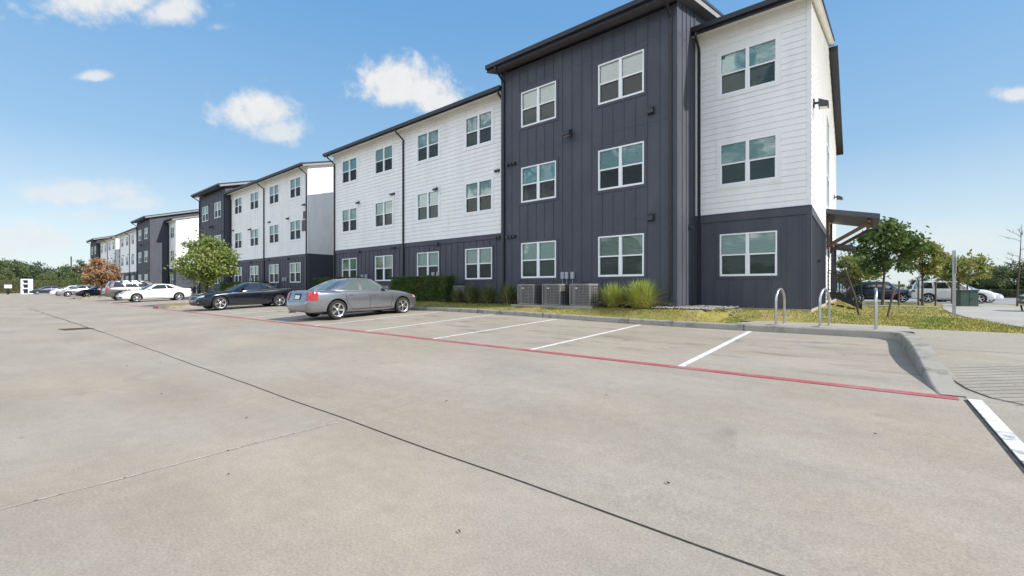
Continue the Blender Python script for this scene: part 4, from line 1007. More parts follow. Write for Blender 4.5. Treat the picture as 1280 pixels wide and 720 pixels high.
# white coupe
wc = dict(coupe); wc.update(paint=P_WHITE, h=1.40, wb=2.66, xr=-1.32, wr=.32, tr=.84, dbl=False, rimm=0, cab=dict(coupe['cab'], trim=False, zb=.91, w=1.12, wt=.22),
    lamps=[('headlight', M_PLAST, 1.9, .40, 20, 68, .60, .70, dict(skew=.07, taper=(1, .5))), ('fog_lamp', M_PLAST, 1.9, .40, 22, 52, .30, .42), ('taillight', M_TAIL, -1.9, .45, 8, 62, .74, .88)])
wc['panels'] = [('grille', M_PLAST, -.30, .30, .52, .60, True), ('bumper_intake', M_PLAST, -.4, .4, .27, .40, True), ('licence_plate', M_PLATE, -.16, .16, .70, .80, False, .012)]
R = car('parked_car', 'white two-door coupe parked nose-out left of the green tree', 'car', (0, 0, 0), NOSE_OUT, wc, 'cars parked in the bays'); place(R, -44.35, 8.98, NOSE_OUT)
def suv(paint_, **k):
    S = sedan(paint_, h=1.74, wb=2.82, xr=-1.42, wr=.375, tr=.87,
        st=[(-2.42, .44, .70, .72, .70), (-2.38, .36, .98, 1.0, .82), (-2.30, .32, 1.06, 1.10, .88), (-2.0, .29, 1.08, 1.12, .92), (-1.4, .27, 1.07, 1.10, .94), (-.6, .26, 1.05, 1.09, .945), (.2, .26, 1.04, 1.08, .94), (.9, .26, 1.03, 1.09, .935), (1.3, .27, 1.02, 1.11, .925), (1.8, .28, .97, 1.06, .90), (2.1, .30, .88, .95, .83), (2.28, .34, .74, .79, .73), (2.36, .42, .60, .63, .58)],
        cab=dict(zb=1.07, yb=.84, yr=.66, w=1.28, wt=.52, rt=-2.00, rb=-2.26, arc=.04, pk=1.1, rise=.04, rwrap=.14, win=[(.03, .34, .07, .0), (.37, .64, .0, .0), (.69, .93, .0, -.02)]),
        doors=[dict(pts=[(.98, 1.0), (.95, .6), (.88, .38), (-.05, .38), (-.06, 1.03)], handle=(.12, .93)), dict(pts=[(-.05, .38), (-.80, .38), (-1.02, .65), (-1.06, 1.03)], handle=(-.86, .95))],
        lamps=[('headlight', M_HEAD, 1.95, .45, 18, 74, .80, .92, dict(skew=.04)), ('taillight', M_TAIL, -2.0, .45, 8, 66, .88, 1.06)],
        panels=[('grille', M_PLAST, -.45, .45, .62, .84, True), ('licence_plate', M_PLATE, -.17, .17, .80, .92, False, .012), ('bumper_intake', M_PLAST, -.6, .6, .40, .52, True), ('rear_bumper_trim', M_PLAST, -.7, .7, .42, .58, False)])
    S.update(k); return S
R = car('parked_car', 'warm grey estate SUV parked nose-in behind the white two-door coupe', 'car', (0, 0, 0), NOSE_IN, suv(P_BRONZE), 'cars parked in the bays'); place(R, -51.3, 9.2, NOSE_IN)
R = car('parked_car', 'dark navy sedan parked nose-out in front of the brown-leaved tree', 'car', (0, 0, 0), NOSE_OUT, sedan(P_DNAVY), 'cars parked in the bays'); place(R, -68.6, 9.0, NOSE_OUT)
R = car('parked_car', 'pale silver sedan parked nose-out left of the dark navy one', 'car', (0, 0, 0), NOSE_OUT, sedan(P_SILV), 'cars parked in the bays'); place(R, -79.6, 8.5, NOSE_OUT)
R = car('parked_car', 'distant white sedan left of the pale silver car', 'car', (0, 0, 0), NOSE_OUT, sedan(P_WHITE), 'cars parked in the bays'); place(R, -90.5, 8.6, NOSE_OUT)
R = car('parked_car', 'dark slate-blue sedan farthest away, beside the white framed stand', 'car', (0, 0, 0), NOSE_OUT, sedan(P_SLATE), 'cars parked in the bays'); place(R, -115.5, 7.9, NOSE_OUT)
# ---- vehicles on the side street (right)
def away(u, v, deg, S, label, z=.03, group='vehicles on the side street', nm='parked_car', cat='car'):
    R = car(nm, label, cat, (u, v, z), radians(deg), S, group); return R
# px helper numbers were worked out beforehand; everything below stands at plain world positions
away(5.60, 48.6, 4, suv(P_WHITE, h=1.78), 'large white SUV parked side-on behind the young trees on the right', z=0.06)
away(6.9, 53.6, 2, sedan(P_WHITE), 'white sedan whose nose shows behind the green utility cabinet', z=0.03)
away(1.4, 50.2, 2, suv(P_DNAVY, h=1.80), 'dark navy pickup-like SUV half hidden behind the young tree on the right', z=0.06)
away(-2.6, 55.5, 250, suv(P_SILV, h=1.7), 'silver-white SUV seen end-on beyond the entry steps railing', z=0.03)
away(7.65, 28.0, 180, sedan(P_GREY), 'grey car cut off by the right edge of the photo', z=0.27)

# ------------------------------------------------------------------ trees, hedges, tufts
M_BARK = nmat('bark', (0.13, 0.10, 0.075), (0.07, 0.055, 0.04), 8, 0.9, bump=0.8, bscale=30, stretch=(1, 1, .3))
def leafmat(name, c1, c2, sc=1.4, c3=None):
    m = nmat(name, c1, c2, sc, 0.5, 3, lo=.38, hi=.62, spec=.3, c3=c3, s3=2.2); nt = m.node_tree; N = nt.nodes; L = nt.links; p = N['Principled BSDF']
    tr = N.new('ShaderNodeBsdfTranslucent'); x = N.new('ShaderNodeMixShader'); x.inputs[0].default_value = .32
    src = p.inputs['Base Color'].links[0].from_socket; L.new(src, tr.inputs[0])
    o = N['Material Output']; L.new(p.outputs[0], x.inputs[1]); L.new(tr.outputs[0], x.inputs[2]); L.new(x.outputs[0], o.inputs[0]); return m
LF_GREEN = leafmat('leaf_olive', (0.13, 0.20, 0.045), (0.26, 0.31, 0.08), 1.6, (0.36, 0.35, 0.12))
LF_DARK = leafmat('leaf_dark', (0.075, 0.13, 0.035), (0.13, 0.20, 0.055), 1.2)
LF_MID = leafmat('leaf_mid', (0.08, 0.14, 0.03), (0.14, 0.20, 0.045), 1.0)
LF_YEL = leafmat('leaf_yellowing', (0.18, 0.25, 0.05), (0.30, 0.31, 0.09), 1.0, (0.34, 0.22, 0.11))
LF_BROWN = leafmat('leaf_brown', (0.33, 0.19, 0.10), (0.47, 0.30, 0.17), 1.5)
LF_FAR = leafmat('leaf_far', (0.09, 0.13, 0.05), (0.16, 0.20, 0.08), .25, (0.21, 0.23, 0.11))
LF_FARD = leafmat('leaf_far_dark', (0.06, 0.095, 0.05), (0.10, 0.14, 0.065), .3)
def tree_mesh(H, cr_, base, n, ls, seed, tr=.06, flat=.8, lean=(0, 0), clusters=36, gap=.25, sub=3):
    """returns (trunk bm, crown bm) standing at the origin"""
    r = random.Random(seed); tb, cb = BM(), BM(); cz = base + (H - base) * .48; hz = (H - base) * .5
    top = Vector((lean[0], lean[1], base + (H - base) * .55)); spine = [Vector((0, 0, -.1)), Vector((lean[0] * .15, lean[1] * .15, base * .5)), Vector((lean[0] * .4, lean[1] * .4, base)), top]
    tube(tb, spine, [tr * 1.25, tr, tr * .8, tr * .3], 8)
    tips = []
    for k in range(clusters):
        for _ in range(30):
            d = Vector((r.uniform(-1, 1), r.uniform(-1, 1), r.uniform(-1, 1)))
            if .25 < d.length < 1: break
        d = d.normalized() * (d.length ** .5)
        wz = 1.0 - .28 * abs(d.z) if d.z > 0 else 1.0
        p = Vector((lean[0] * .6 + d.x * cr_ * wz * r.uniform(.72, 1.05), lean[1] * .6 + d.y * cr_ * wz * r.uniform(.72, 1.05), cz + d.z * hz * r.uniform(.75, 1.02)))
        tips.append(p)
    for p in tips:
        t = r.uniform(.3, .95); a = spine[1].lerp(spine[3], t) if p.z > base else spine[2]
        if a.z > p.z: a = spine[2].lerp(a, .2)
        mid = a.lerp(p, .5) + Vector((r.uniform(-.1, .1), r.uniform(-.1, .1), -.08 * (p - a).length)) * cr_ * .4
        tube(tb, [a, mid, p], [tr * .34, tr * .2, tr * .07], 5)
        for q in range(sub):
            e = p + Vector((r.uniform(-1, 1), r.uniform(-1, 1), r.uniform(-.6, 1))) * cr_ * .28; tube(tb, [mid.lerp(p, .6), e], [tr * .1, tr * .03], 4, cap=False)
    per = n // clusters
    for p in tips:
        R_ = cr_ * r.uniform(.20, .38); m = int(per * r.uniform(.5, 1.5))
        for k in range(m):
            d = Vector((r.gauss(0, .5), r.gauss(0, .5), r.gauss(0, .36))) * R_
            q = p + d; s = ls * r.uniform(.6, 1.25)
            nrm = Vector((r.gauss(0, 1), r.gauss(0, 1), r.gauss(0.5, 1))).normalized(); a = nrm.orthogonal().normalized(); a.rotate(Matrix.Rotation(r.uniform(0, 6.28), 3, nrm)); b = nrm.cross(a)
            cb.faces.new([cb.verts.new(q + v) for v in (-a * s * .6, b * s * .32 - a * s * .1, a * s * .6, -b * s * .32 + a * s * .1)])
    return tb, cb
def tree(name, label, loc, args, lm, group=None, cat='tree', share=None, scale=1.0, rz=0.0, bark=None):
    if share is None:
        tb, cb = tree_mesh(**args); R = empty(name, (0, 0, 0), label, cat, group)
        obj('trunk', tb, bark or M_BARK, R, local=True, smooth=40); obj('crown', cb, lm, R, local=True)
    else:
        R = copy_tree(share); tag(R, label, cat, group)
    R.location = loc; R.scale = (scale,) * 3; R.rotation_euler = (0, 0, rz); return R
tree('island_tree', 'young green-leaved tree on the kerbed island between the two-door coupes', (-31.0, 8.7, lotz(-31, 8.7) + .15), dict(H=4.15, cr_=1.62, base=1.15, n=8000, ls=.15, seed=4, tr=.09, clusters=60, flat=.8), LF_GREEN)
tree('island_tree', 'brown dry-leaved tree among the distant parked cars', (-63.9, 8.3, lotz(-64, 8.3) + .15), dict(H=4.2, cr_=1.5, base=1.1, n=5200, ls=.19, seed=9, tr=.09, clusters=52), LF_BROWN)
# islands under them: kerb ring, grass, red painted nose
for i, (a, b) in enumerate(ISL):
    x0, x1 = min(a, b), max(a, b)
    ring = [(x1, KV), (x1, 9), (x1, 7.4), (x1 - .25, 6.75), (x1 - .75, 6.40), ((x0 + x1) / 2, 6.33), (x0 + .75, 6.40), (x0 + .25, 6.75), (x0, 7.4), (x0, 9), (x0, KV)]
    o = kerb('island_kerb', [Vector(p) for p in ring[::-1]], -.15, mi_f=lambda p, xm=(x0 + x1) / 2: 1 if p.y < 6.7 and p.x < xm + .3 else 0); o.data.materials.append(M_RED)
    bm = BM(); V = [bm.verts.new((lerp((x0 + x1) / 2, p[0], .9), lerp(9.5, p[1], .96) , lotz(p[0], p[1]) + .155)) for p in ring]; c_ = bm.verts.new(((x0 + x1) / 2, 9.4, lotz(x0, 9.4) + .17))
    for k in range(len(V) - 1): bm.faces.new((V[k], V[k + 1], c_))
    struct('island_turf', bm, M_GRASS)
# trees on the lawn to the right
tree('lawn_tree', 'tall dark green young tree just right of the entry steps', (1.05, 34.4, .18), dict(H=5.6, cr_=1.6, base=1.75, n=4600, ls=.22, seed=21, tr=.07, clusters=46, lean=(.2, 0)), LF_DARK, 'young trees on the lawn')
tree('lawn_tree', 'yellowing green young tree in front of the large white SUV', (3.0, 36.6, .17), dict(H=4.3, cr_=1.2, base=1.85, n=2600, ls=.21, seed=23, tr=.055, clusters=38), LF_YEL, 'young trees on the lawn')
tree('lawn_tree', 'lower yellow-green tree behind the thin metal post', (5.6, 45.0, .13), dict(H=3.7, cr_=1.7, base=1.7, n=2400, ls=.24, seed=25, tr=.06, clusters=34), LF_YEL, 'young trees on the lawn')
tree('lawn_tree', 'bright green bushy tree seen between the railing and the dark green tree', (-.55, 46.0, .13), dict(H=3.9, cr_=1.7, base=1.3, n=3400, ls=.24, seed=27, tr=.09, clusters=34), LF_YEL, 'young trees on the lawn')
# support stakes around the young trees: each one its own post
k = 0
for (u, v, h, side_, who) in ((1.75, 33.6, 1.5, 'right', 'tall dark green'), (.75, 33.8, 1.5, 'left', 'tall dark green'), (2.75, 35.9, 1.55, 'left', 'yellowing green'), (3.5, 35.9, 1.5, 'right', 'yellowing green'), (5.15, 44.2, 1.6, 'left', 'lower yellow-green'), (5.95, 44.4, 1.5, 'right', 'lower yellow-green')):
    bm = BM(); z = lawnz(u, v) - .05; tube(bm, [(u, v, z), (u + .02, v, z + h)], .045, 7); o = obj('tree_stake', bm, M_WOOD); tag(o, 'wooden support stake on the %s side of the %s young tree' % (side_, who), 'stake', 'stakes beside the young trees')
def bare_tree(label, loc, H, seed, tr, spread, lean=(0, 0), n=9, name='bare_sapling'):
    r = random.Random(seed); bm = BM(); sp = [Vector((0, 0, -.05)), Vector((lean[0] * .25, lean[1] * .25, H * .3)), Vector((lean[0] * .7, lean[1] * .7, H * .65)), Vector((lean[0], lean[1], H))]
    tube(bm, sp, [tr, tr * .8, tr * .5, tr * .12], 7)
    def br(a, d, L_, t, lev):
        b = a + d * L_; m = a.lerp(b, .5) + Vector((r.uniform(-1, 1), r.uniform(-1, 1), r.uniform(-.2, .6))) * L_ * .12; tube(bm, [a, m, b], [t, t * .6, t * .15], 4, cap=False)
        if lev: 
            for _ in range(3): br(a.lerp(b, r.uniform(.3, .9)), (d + Vector((r.uniform(-1, 1), r.uniform(-1, 1), r.uniform(-.3, .7))) * .8).normalized(), L_ * .5, t * .5, lev - 1)
    for k in range(n):
        t = r.uniform(.35, .95); i = 1 if t < .65 else 2; a = sp[1].lerp(sp[2], (t - .3) / .35) if i == 1 else sp[2].lerp(sp[3], (t - .65) / .35)
        an = r.uniform(0, 6.28); br(a, Vector((cos(an), sin(an), r.uniform(.1, .8))).normalized(), spread * (1.2 - t), tr * .35, 2)
    R = empty(name, loc, label, 'tree'); obj('trunk', bm, M_BARK, R, local=True, smooth=40); return R
bare_tree('thin bare leaning sapling on the lawn right of the building steps', (-.02, 18.4, lawnz(0, 18.4)), 2.35, 3, .035, .35, (-.52, .1), 7)
bare_tree('leafless tree standing at the right edge of the photo', (7.15, 38.2, .1), 4.9, 8, .05, 1.7, (.2, .1), 14, 'bare_tree')
bm = BM(); tube(bm, [(.66, 17.9, lawnz(.66, 17.9) - .05), (.83, 18.1, 1.22)], .03, 7); tube(bm, [(.78, 18.05, 1.0), (.90, 18.2, 1.12)], .015, 5)
tag(obj('tree_stake', bm, M_WOOD), 'dark leaning stake alone on the lawn behind the rightmost bike rack', 'stake')
bm = BM()
for dx in (-.16, .16): tube(bm, [(5.55 + dx * .2, 28.6, .2), (5.55 + dx, 28.6, .95)], .03, 6)
tube(bm, [(5.42, 28.6, .7), (5.68, 28.6, .72)], .015, 5)
tag(obj('tree_stake', bm, M_WOOD), 'short forked stake on the grass strip left of the cut-off grey car', 'stake')
# far trees: three shared shapes, one thing each
protos = []
for sd_, lm in ((31, LF_FAR), (33, LF_FARD), (35, LF_FAR)):
    protos.append(tree('broadleaf_tree', 'x', (0, 0, 0), dict(H=9, cr_=4.2, base=1.0, n=4200, ls=.46, seed=sd_, tr=.2, clusters=42, sub=1), lm, 'far trees behind the lot'))
first = [True] * 3
def far(i, u, v, s, label, group):
    if first[i]: R = protos[i]; first[i] = False
    else: R = copy_tree(protos[i])
    tag(R, label, 'tree', group); R.location = (u, v, -.1); R.scale = (s * 1.08, s * 1.08, s * (1.0 + .38 * sin(u * 5.3))); R.rotation_euler = (0, 0, u * 1.7); return R
G1 = 'trees beyond the far end of the parking lot'
def ray(x, d):
    """world point at distance d in the direction seen at horizontal position x of a 1280 wide picture"""
    a = (x - 640) / 538; fx = a * cos(YAW) - sin(YAW); fy = a * sin(YAW) + cos(YAW); l = sqrt(fx * fx + fy * fy); return fx / l * d, fy / l * d
fl = [(-12, 205, 1.02, 0), (8, 192, 1.06, 2), (30, 200, .98, 1), (22, 226, 1.25, 0), (50, 212, 1.16, 1), (66, 205, 1.00, 2), (84, 215, .92, 0), (98, 200, .95, 1), (112, 216, 1.0, 1), (-35, 210, 1.1, 1), (40, 232, 1.22, 1), (74, 238, 1.15, 1), (60, 178, .55, 2), (90, 182, .62, 0), (4, 180, .6, 0)]
fl.sort()
nm = ['sparse-topped', 'rounded', 'wide', 'dense', 'tallest dark', 'low bright', 'mid-height', 'bushy', 'dark', 'pale', 'uneven', 'broad', 'small', 'dense dark', 'half hidden']
for k, (x, d, s, i) in enumerate(fl):
    u, v = ray(x, d)
    if k == 0: pos = 'leftmost of the trees beyond the lot, at the left edge of the photo'
    else: pos = '%s green tree beyond the lot, number %s from the left edge' % (nm[k], ['one', 'two', 'three', 'four', 'five', 'six', 'seven', 'eight', 'nine', 'ten', 'eleven', 'twelve', 'thirteen', 'fourteen', 'fifteen'][k])
    far(i, u, v, s * .90, pos, G1)
G2 = 'trees beyond the side street'
fr = [(1052, 88, .50, 0, 'small green tree beyond the steps railing across the street'), (1085, 95, .52, 1, 'dark tree across the street behind the tall young lawn tree'), (1118, 92, .50, 2, 'green tree across the street behind the navy vehicle'), (1150, 98, .55, 1, 'dark tree across the street above the large white SUV'), (1180, 94, .52, 1, 'dark tree across the street just left of the thin metal post'),
      (1206, 90, .80, 1, 'tall dark rounded tree across the street right of the thin metal post'), (1228, 96, .56, 0, 'low grey-green tree across the street above the white sedan nose'), (1249, 88, .62, 2, 'bright green rounded tree across the street near the right edge'), (1268, 92, .68, 1, 'dark tree across the street behind the leafless tree'), (1296, 90, .74, 0, 'tree across the street at the right edge of the photo'),
      (1240, 120, .7, 1, 'farther dark tree behind the bright green rounded one'), (1192, 125, .7, 1, 'farther dark tree behind the thin metal post')]
for x, d, s, i, lb in fr:
    u, v = ray(x, d); R = far(i, u, v, s * .66, lb, G2)
for k in range(7):
    far(k % 3, -44 + k * 8.5, -30 - (k * 5) % 9, .62 + .08 * ((k * 3) % 4), 'broadleaf tree behind the photographer, only mirrored in the windows', 'trees behind the photographer')
# dark planting strip under the trees across the street
def hedge(label, u0, u1, v0, v1, z0, z1, n, ls=.05, seed=1, lm=None, name='hedge', rz=None, org=None, wobble=.05):
    r = random.Random(seed); bm = BM(); R = empty(name, ((u0 + u1) / 2, (v0 + v1) / 2, z0) , label, 'hedge'); O = WL[R.name]
    xs, ys, zs = frange(u0 + .05, u1 - .05, .22), frange(v0 + .05, v1 - .05, .2), frange(z0, z1 - .05, .2)
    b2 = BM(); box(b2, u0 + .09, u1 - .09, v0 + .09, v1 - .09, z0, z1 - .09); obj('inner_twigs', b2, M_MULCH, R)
    def push(p): return Vector((noise.noise(p * 1.6), noise.noise(p * 1.6 + Vector((9, 0, 0))), noise.noise(p * 1.6 + Vector((0, 9, 0))))) * wobble
    dx, dy, dz = u1 - u0, v1 - v0, z1 - z0; ar = [dx * dz, dx * dy, dy * dz, dy * dz]; tot = sum(ar)
    for k in range(n):
        t = r.uniform(0, tot); dep = -abs(r.gauss(0, .05)) + .02
        if t < ar[0]: p = Vector((r.uniform(u0, u1), v0 - dep, r.uniform(z0, z1)))
        elif t < ar[0] + ar[1]: p = Vector((r.uniform(u0, u1), r.uniform(v0, v1), z1 + dep))
        elif t < tot - ar[3]: p = Vector((u1 + dep, r.uniform(v0, v1), r.uniform(z0, z1)))
        else: p = Vector((u0 - dep, r.uniform(v0, v1), r.uniform(z0, z1)))
        p += push(p); s = ls * r.uniform(.6, 1.4); nr = Vector((r.gauss(0, 1), r.gauss(-.4, 1), r.gauss(.4, 1))).normalized(); a = nr.orthogonal().normalized(); a.rotate(Matrix.Rotation(r.uniform(0, 6.28), 3, nr)); b = nr.cross(a)
        bm.faces.new([bm.verts.new(p + q) for q in (-a * s * .6, b * s * .35, a * s * .6, -b * s * .35)])
    obj('foliage', bm, lm or LF_HEDGE, R); return R
LF_HEDGE = leafmat('leaf_hedge', (0.055, 0.11, 0.022), (0.11, 0.17, 0.035), 2.5)
hedge('clipped green box hedge right of the grey sedan under the ground-floor windows', -18.0, -14.05, 12.75, 13.45, .45, 1.78, 15000, .055, 2)
hedge('clipped hedge top showing behind the roof of the grey sedan', -26.2, -21.6, 12.9, 13.5, .5, 1.86, 9000, .06, 3)
hedge('dark clipped hedge behind the dark blue coupe', -42.5, -34.0, 12.9, 13.5, .5, 1.72, 9000, .07, 4)
u, v = ray(8, 150); hedge('tall boxy hedge at the far left end of the lot', u - 1.5, u + 1.5, v - 12, v + 10.4, 0, 3.0, 9000, .22, 5, LF_MID)
u, v = ray(1215, 84); 
hedge('long low dark hedge across the side street on the right', -10, 40, 84, 85.2, 0, 1.0, 9000, .2, 6, LF_FARD)
# ornamental grass tufts
M_TUFT = nmat('tuft_green', (0.24, 0.31, 0.04), (0.38, 0.42, 0.08), 3, 0.5); M_TUFTB = nmat('tuft_straw', (0.58, 0.43, 0.23), (0.42, 0.31, 0.16), 4, 0.6); M_TUFT_SHADE = nmat('tuft_green_shaded', (0.07, 0.11, 0.03), (0.12, 0.15, 0.05), 3, 0.5)  # clumps in the building's shade get a darker green, shade put into the colour
def tuft(label, u, v, R0, H, n, seed, gm):
    r = random.Random(seed); z = lawnz(u, v); R = empty('ornamental_grass', (u, v, z), label, 'plant', 'ornamental grass clumps by the wall'); bms = [BM(), BM()]
    for k in range(n):
        an = r.uniform(0, 6.28); dry = r.random() < .44; el = r.random() ** 0.55; d = Vector((cos(an), sin(an), 0)); b0 = d * r.uniform(0, .30) * R0
        L_ = H * r.uniform(.8, 1.15) * (r.uniform(.45, .8) if dry else 1); th = radians(lerp(18 if not dry else 25, 88, el)); up = Vector((0, 0, 1)); droop = (.55 if not dry else .8) * (1.05 - el) + .12
        p = []
        for s_ in (0, .3, .6, .85, 1.0):
            p.append(b0 + d * cos(th) * L_ * s_ * (1 + droop * .35 * s_) + up * (sin(th) * L_ * s_ - droop * .55 * L_ * s_ ** 3))
        for q in p: q.z = max(q.z, .01)
        w = Vector((-sin(an), cos(an), 0)) * r.uniform(.0035, .007); bm = bms[dry]; ws = (1, 1.1, .9, .5, .05); a = [bm.verts.new(q + w * s_) for q, s_ in zip(p, ws)]; c = [bm.verts.new(q - w * s_) for q, s_ in zip(p, ws)]
        for i in range(4): bm.faces.new((a[i], a[i + 1], c[i + 1], c[i]))
    obj('green_blades', bms[0], gm, R, local=True); obj('dry_blades', bms[1], M_TUFTB, R, local=True)
tuft('smaller of the two bright green grass clumps right of the condensers', -6.22, 12.95, .66, .86, 1000, 1, M_TUFT)
tuft('larger bright green grass clump with straw base nearest the building corner', -5.30, 12.95, .95, .95, 1700, 2, M_TUFT)
tuft('shaded grass clump immediately left of the leftmost condenser', -10.65, 12.95, .62, .92, 1100, 3, M_TUFT_SHADE)
tuft('shaded grass clump, second to the left of the condensers', -11.7, 12.95, .55, .90, 1000, 4, M_TUFT_SHADE)
tuft('shaded grass clump, third to the left of the condensers', -12.65, 12.95, .58, .92, 1000, 5, M_TUFT_SHADE)
tuft('small drooping grass clump right beside the clipped hedge', -13.45, 12.9, .5, .68, 800, 6, M_TUFT_SHADE)

# ------------------------------------------------------------------ condensers, racks, posts, cabinets
M_ACGREY = nmat('condenser_grey', (0.27, 0.255, 0.25), (0.22, 0.21, 0.21), 3, 0.45, metal=.1); M_COIL = mat('condenser_coil', (0.10, 0.095, 0.09), 0.6)
def condenser(label, u, v, z, w=.40, h=.76):
    R = empty('air_conditioner', (u, v, z), label, 'air conditioner', 'condensers along the wall')
    def rr(bm, w_, z0, z1, rad=.17):
        ring = []
        for cx, cy, a0 in ((1, 1, 0), (-1, 1, 90), (-1, -1, 180), (1, -1, 270)):
            for k in range(4): an = radians(a0 + k * 30); ring.append((cx * (w_ - rad) + cos(an) * rad, cy * (w_ - rad) + sin(an) * rad))
        a = [bm.verts.new((x, y, z0)) for x, y in ring]; b = [bm.verts.new((x, y, z1)) for x, y in ring]; n = len(ring)
        for k in range(n): bm.faces.new((a[k], a[(k + 1) % n], b[(k + 1) % n], b[k]))
        bm.faces.new(a[::-1]); bm.faces.new(b)
    bm = BM(); rr(bm, w - .03, .03, h - .05); obj('coil', bm, M_COIL, R, local=True)
    bm = BM(); rr(bm, w, 0, .05); rr(bm, w, h - .07, h - .02)
    for sx in (-1, 1):
        for sy in (-1, 1): box(bm, sx * (w - .06) - .022, sx * (w - .06) + .022, sy * (w - .06) - .022, sy * (w - .06) + .022, .05, h - .07)
    box(bm, -w + .17, -w + .27, -w - .002, -w + .03, .05, h - .07); obj('cabinet', bm, M_ACGREY, R, local=True)
    bm = BM()
    for k in range(12):
        zz = .08 + k * (h - .18) / 11; rr(bm, w + .002, zz, zz + .018)
    for k in (1, 3, 5):
        x = -w + .2 + k * (2 * w - .4) / 6; box(bm, x, x + .012, -w - .003, -w + .012, .05, h - .07); box(bm, w - .012, w + .003, x, x + .012, .05, h - .07)
    obj('louvre_grille', bm, M_ACGREY, R, local=True)
    bm = BM()
    for k in range(6): lathe(bm, [(.06 + k * .045, h + .022 - k * .006), (.068 + k * .045, h + .024 - k * .006)], 20)
    for f in list(bm.faces):
        if len(f.verts) > 4: bm.faces.remove(f)
    for k in range(8): an = k * pi / 4; tube(bm, [(0, 0, h + .03), (cos(an) * .31, sin(an) * .31, h - .015)], .006, 4)
    lathe(bm, [(.0001, h + .034), (.06, h + .03), (.06, h + .01)], 14); obj('fan_guard', bm, M_BLACK, R, local=True)
    bm = BM(); box(bm, -w + .30, -w + .36, -w - .004, -w, h - .19, h - .15); obj('badge', bm, M_PLATE, R, local=True)
    return R
zc = .665
condenser('leftmost of the three grey condensers on the pad under the dark wall', -9.55, 12.98, zc, .42)
condenser('middle one of the three grey condensers on the pad', -8.43, 12.98, zc, .42)
condenser('rightmost of the three grey condensers, beside the bright grass clump', -7.28, 12.98, zc, .43)
condenser('grey condenser half hidden behind shaded grass clumps beside the hedge', -13.75, 13.62 - .05, .62)
bm = BM(); box(bm, -10.15, -6.78, 12.46, 13.5, .45, .655); bev(bm, .01)
tag(obj('equipment_pad', bm, M_PAD), 'thin concrete pad under the three grey condensers', 'concrete pad')
def rack(label, u, v, deg, wd=.60, h=.86):
    z = .377; R = empty('bike_rack', (u, v, z), label, 'bike rack', 'bike racks on the concrete pad', radians(deg)); bm = BM(); r = wd / 2
    tube(bm, [(0, -r, 0), (0, -r, h - r)] + [(0, -r * cos(pi * k / 14), h - r + r * sin(pi * k / 14)) for k in range(1, 14)] + [(0, r, h - r), (0, r, 0)], .029, 12, cap=False); obj('hoop', bm, M_STEEL, R, local=True, smooth=60)
    for s in (-1, 1):
        bm = BM(); lathe(bm, [(.055, 0), (.055, .006), (.031, .012)], 14, T=lambda p, s=s: p + Vector((0, s * r, 0))); obj('base_plate', bm, M_STEEL, R, local=True)
rack('leftmost steel hoop bike rack on the pad, in front of the building corner', -1.53, 12.42, -10)
rack('middle steel hoop bike rack on the pad', -.64, 12.36, -14)
rack('rightmost steel hoop bike rack, seen edge-on as a single post', .27, 12.3, -1.2)
# thin metal post with its plate seen edge-on
R = empty('sign_post', (2.46, 20.6, lawnz(2.46, 20.6)), 'thin grey metal post with an edge-on plate beside the concrete walk', 'sign post')
bm = BM(); box(bm, -.028, .028, -.02, .02, -.1, 2.2); box(bm, -.045, .045, -.004, .004, -.1, 2.19); obj('post', bm, M_GALV, R, local=True)
bm = BM(); box(bm, -.004, .004, -.16, .16, 1.45, 1.98)
for v_ in bm.verts: v_.co = Matrix.Rotation(radians(-8), 3, 'Z') @ v_.co + Vector((.05, .0, 0))
obj('sign_plate', bm, M_BOX, R, local=True)
# green utility cabinet
M_GREENB = nmat('cabinet_green', (0.05, 0.085, 0.07), (0.065, 0.10, 0.085), 3, 0.5)
R = empty('utility_cabinet', (4.71, 35.6, .17), 'dark green metal utility cabinet in front of the white sedan', 'utility cabinet', None, radians(20))
bm = BM(); box(bm, -.40, .40, -.36, .36, .06, .92); bev(bm, .02); obj('housing', bm, M_GREENB, R, local=True)
bm = BM(); v = box(bm, -.43, .43, -.39, .39, .92, 1.0); bev(bm, .015); obj('lid', bm, M_GREENB, R, local=True)
bm = BM(); box(bm, -.5, .5, -.46, .46, -.1, .06); obj('base_slab', bm, M_PAD, R, local=True)
bm = BM(); box(bm, -.005, .005, -.368, -.36, .1, .88); box(bm, .05, .12, -.38, -.36, .45, .5); obj('door_seam', bm, M_BLACK, R, local=True)
# drain grate in the valley of the lot
R = empty('drain_grate', (-18.66, 1.86, .0), 'rusty rectangular storm drain grate set in the concrete lane', 'drain grate', None, radians(8))
M_RUST = nmat('rusty_iron', (0.10, 0.065, 0.045), (0.05, 0.04, 0.035), 9, 0.85)
bm = BM(); box(bm, -.32, -.28, -.32, .32, .004, .014); box(bm, .28, .32, -.32, .32, .004, .014); box(bm, -.28, .28, -.32, -.28, .004, .014); box(bm, -.28, .28, .28, .32, .004, .014); obj('frame', bm, M_RUST, R, local=True)
bm = BM()
for k in range(9): x = -.25 + k * .0625; box(bm, x - .012, x + .012, -.28, .28, .0045, .012)
obj('bars', bm, M_RUST, R, local=True)
bm = BM(); quad(bm, (-.28, -.28, .0035), (.28, -.28, .0035), (.28, .28, .0035), (-.28, .28, .0035)); obj('pit', bm, M_JOINT, R, local=True)
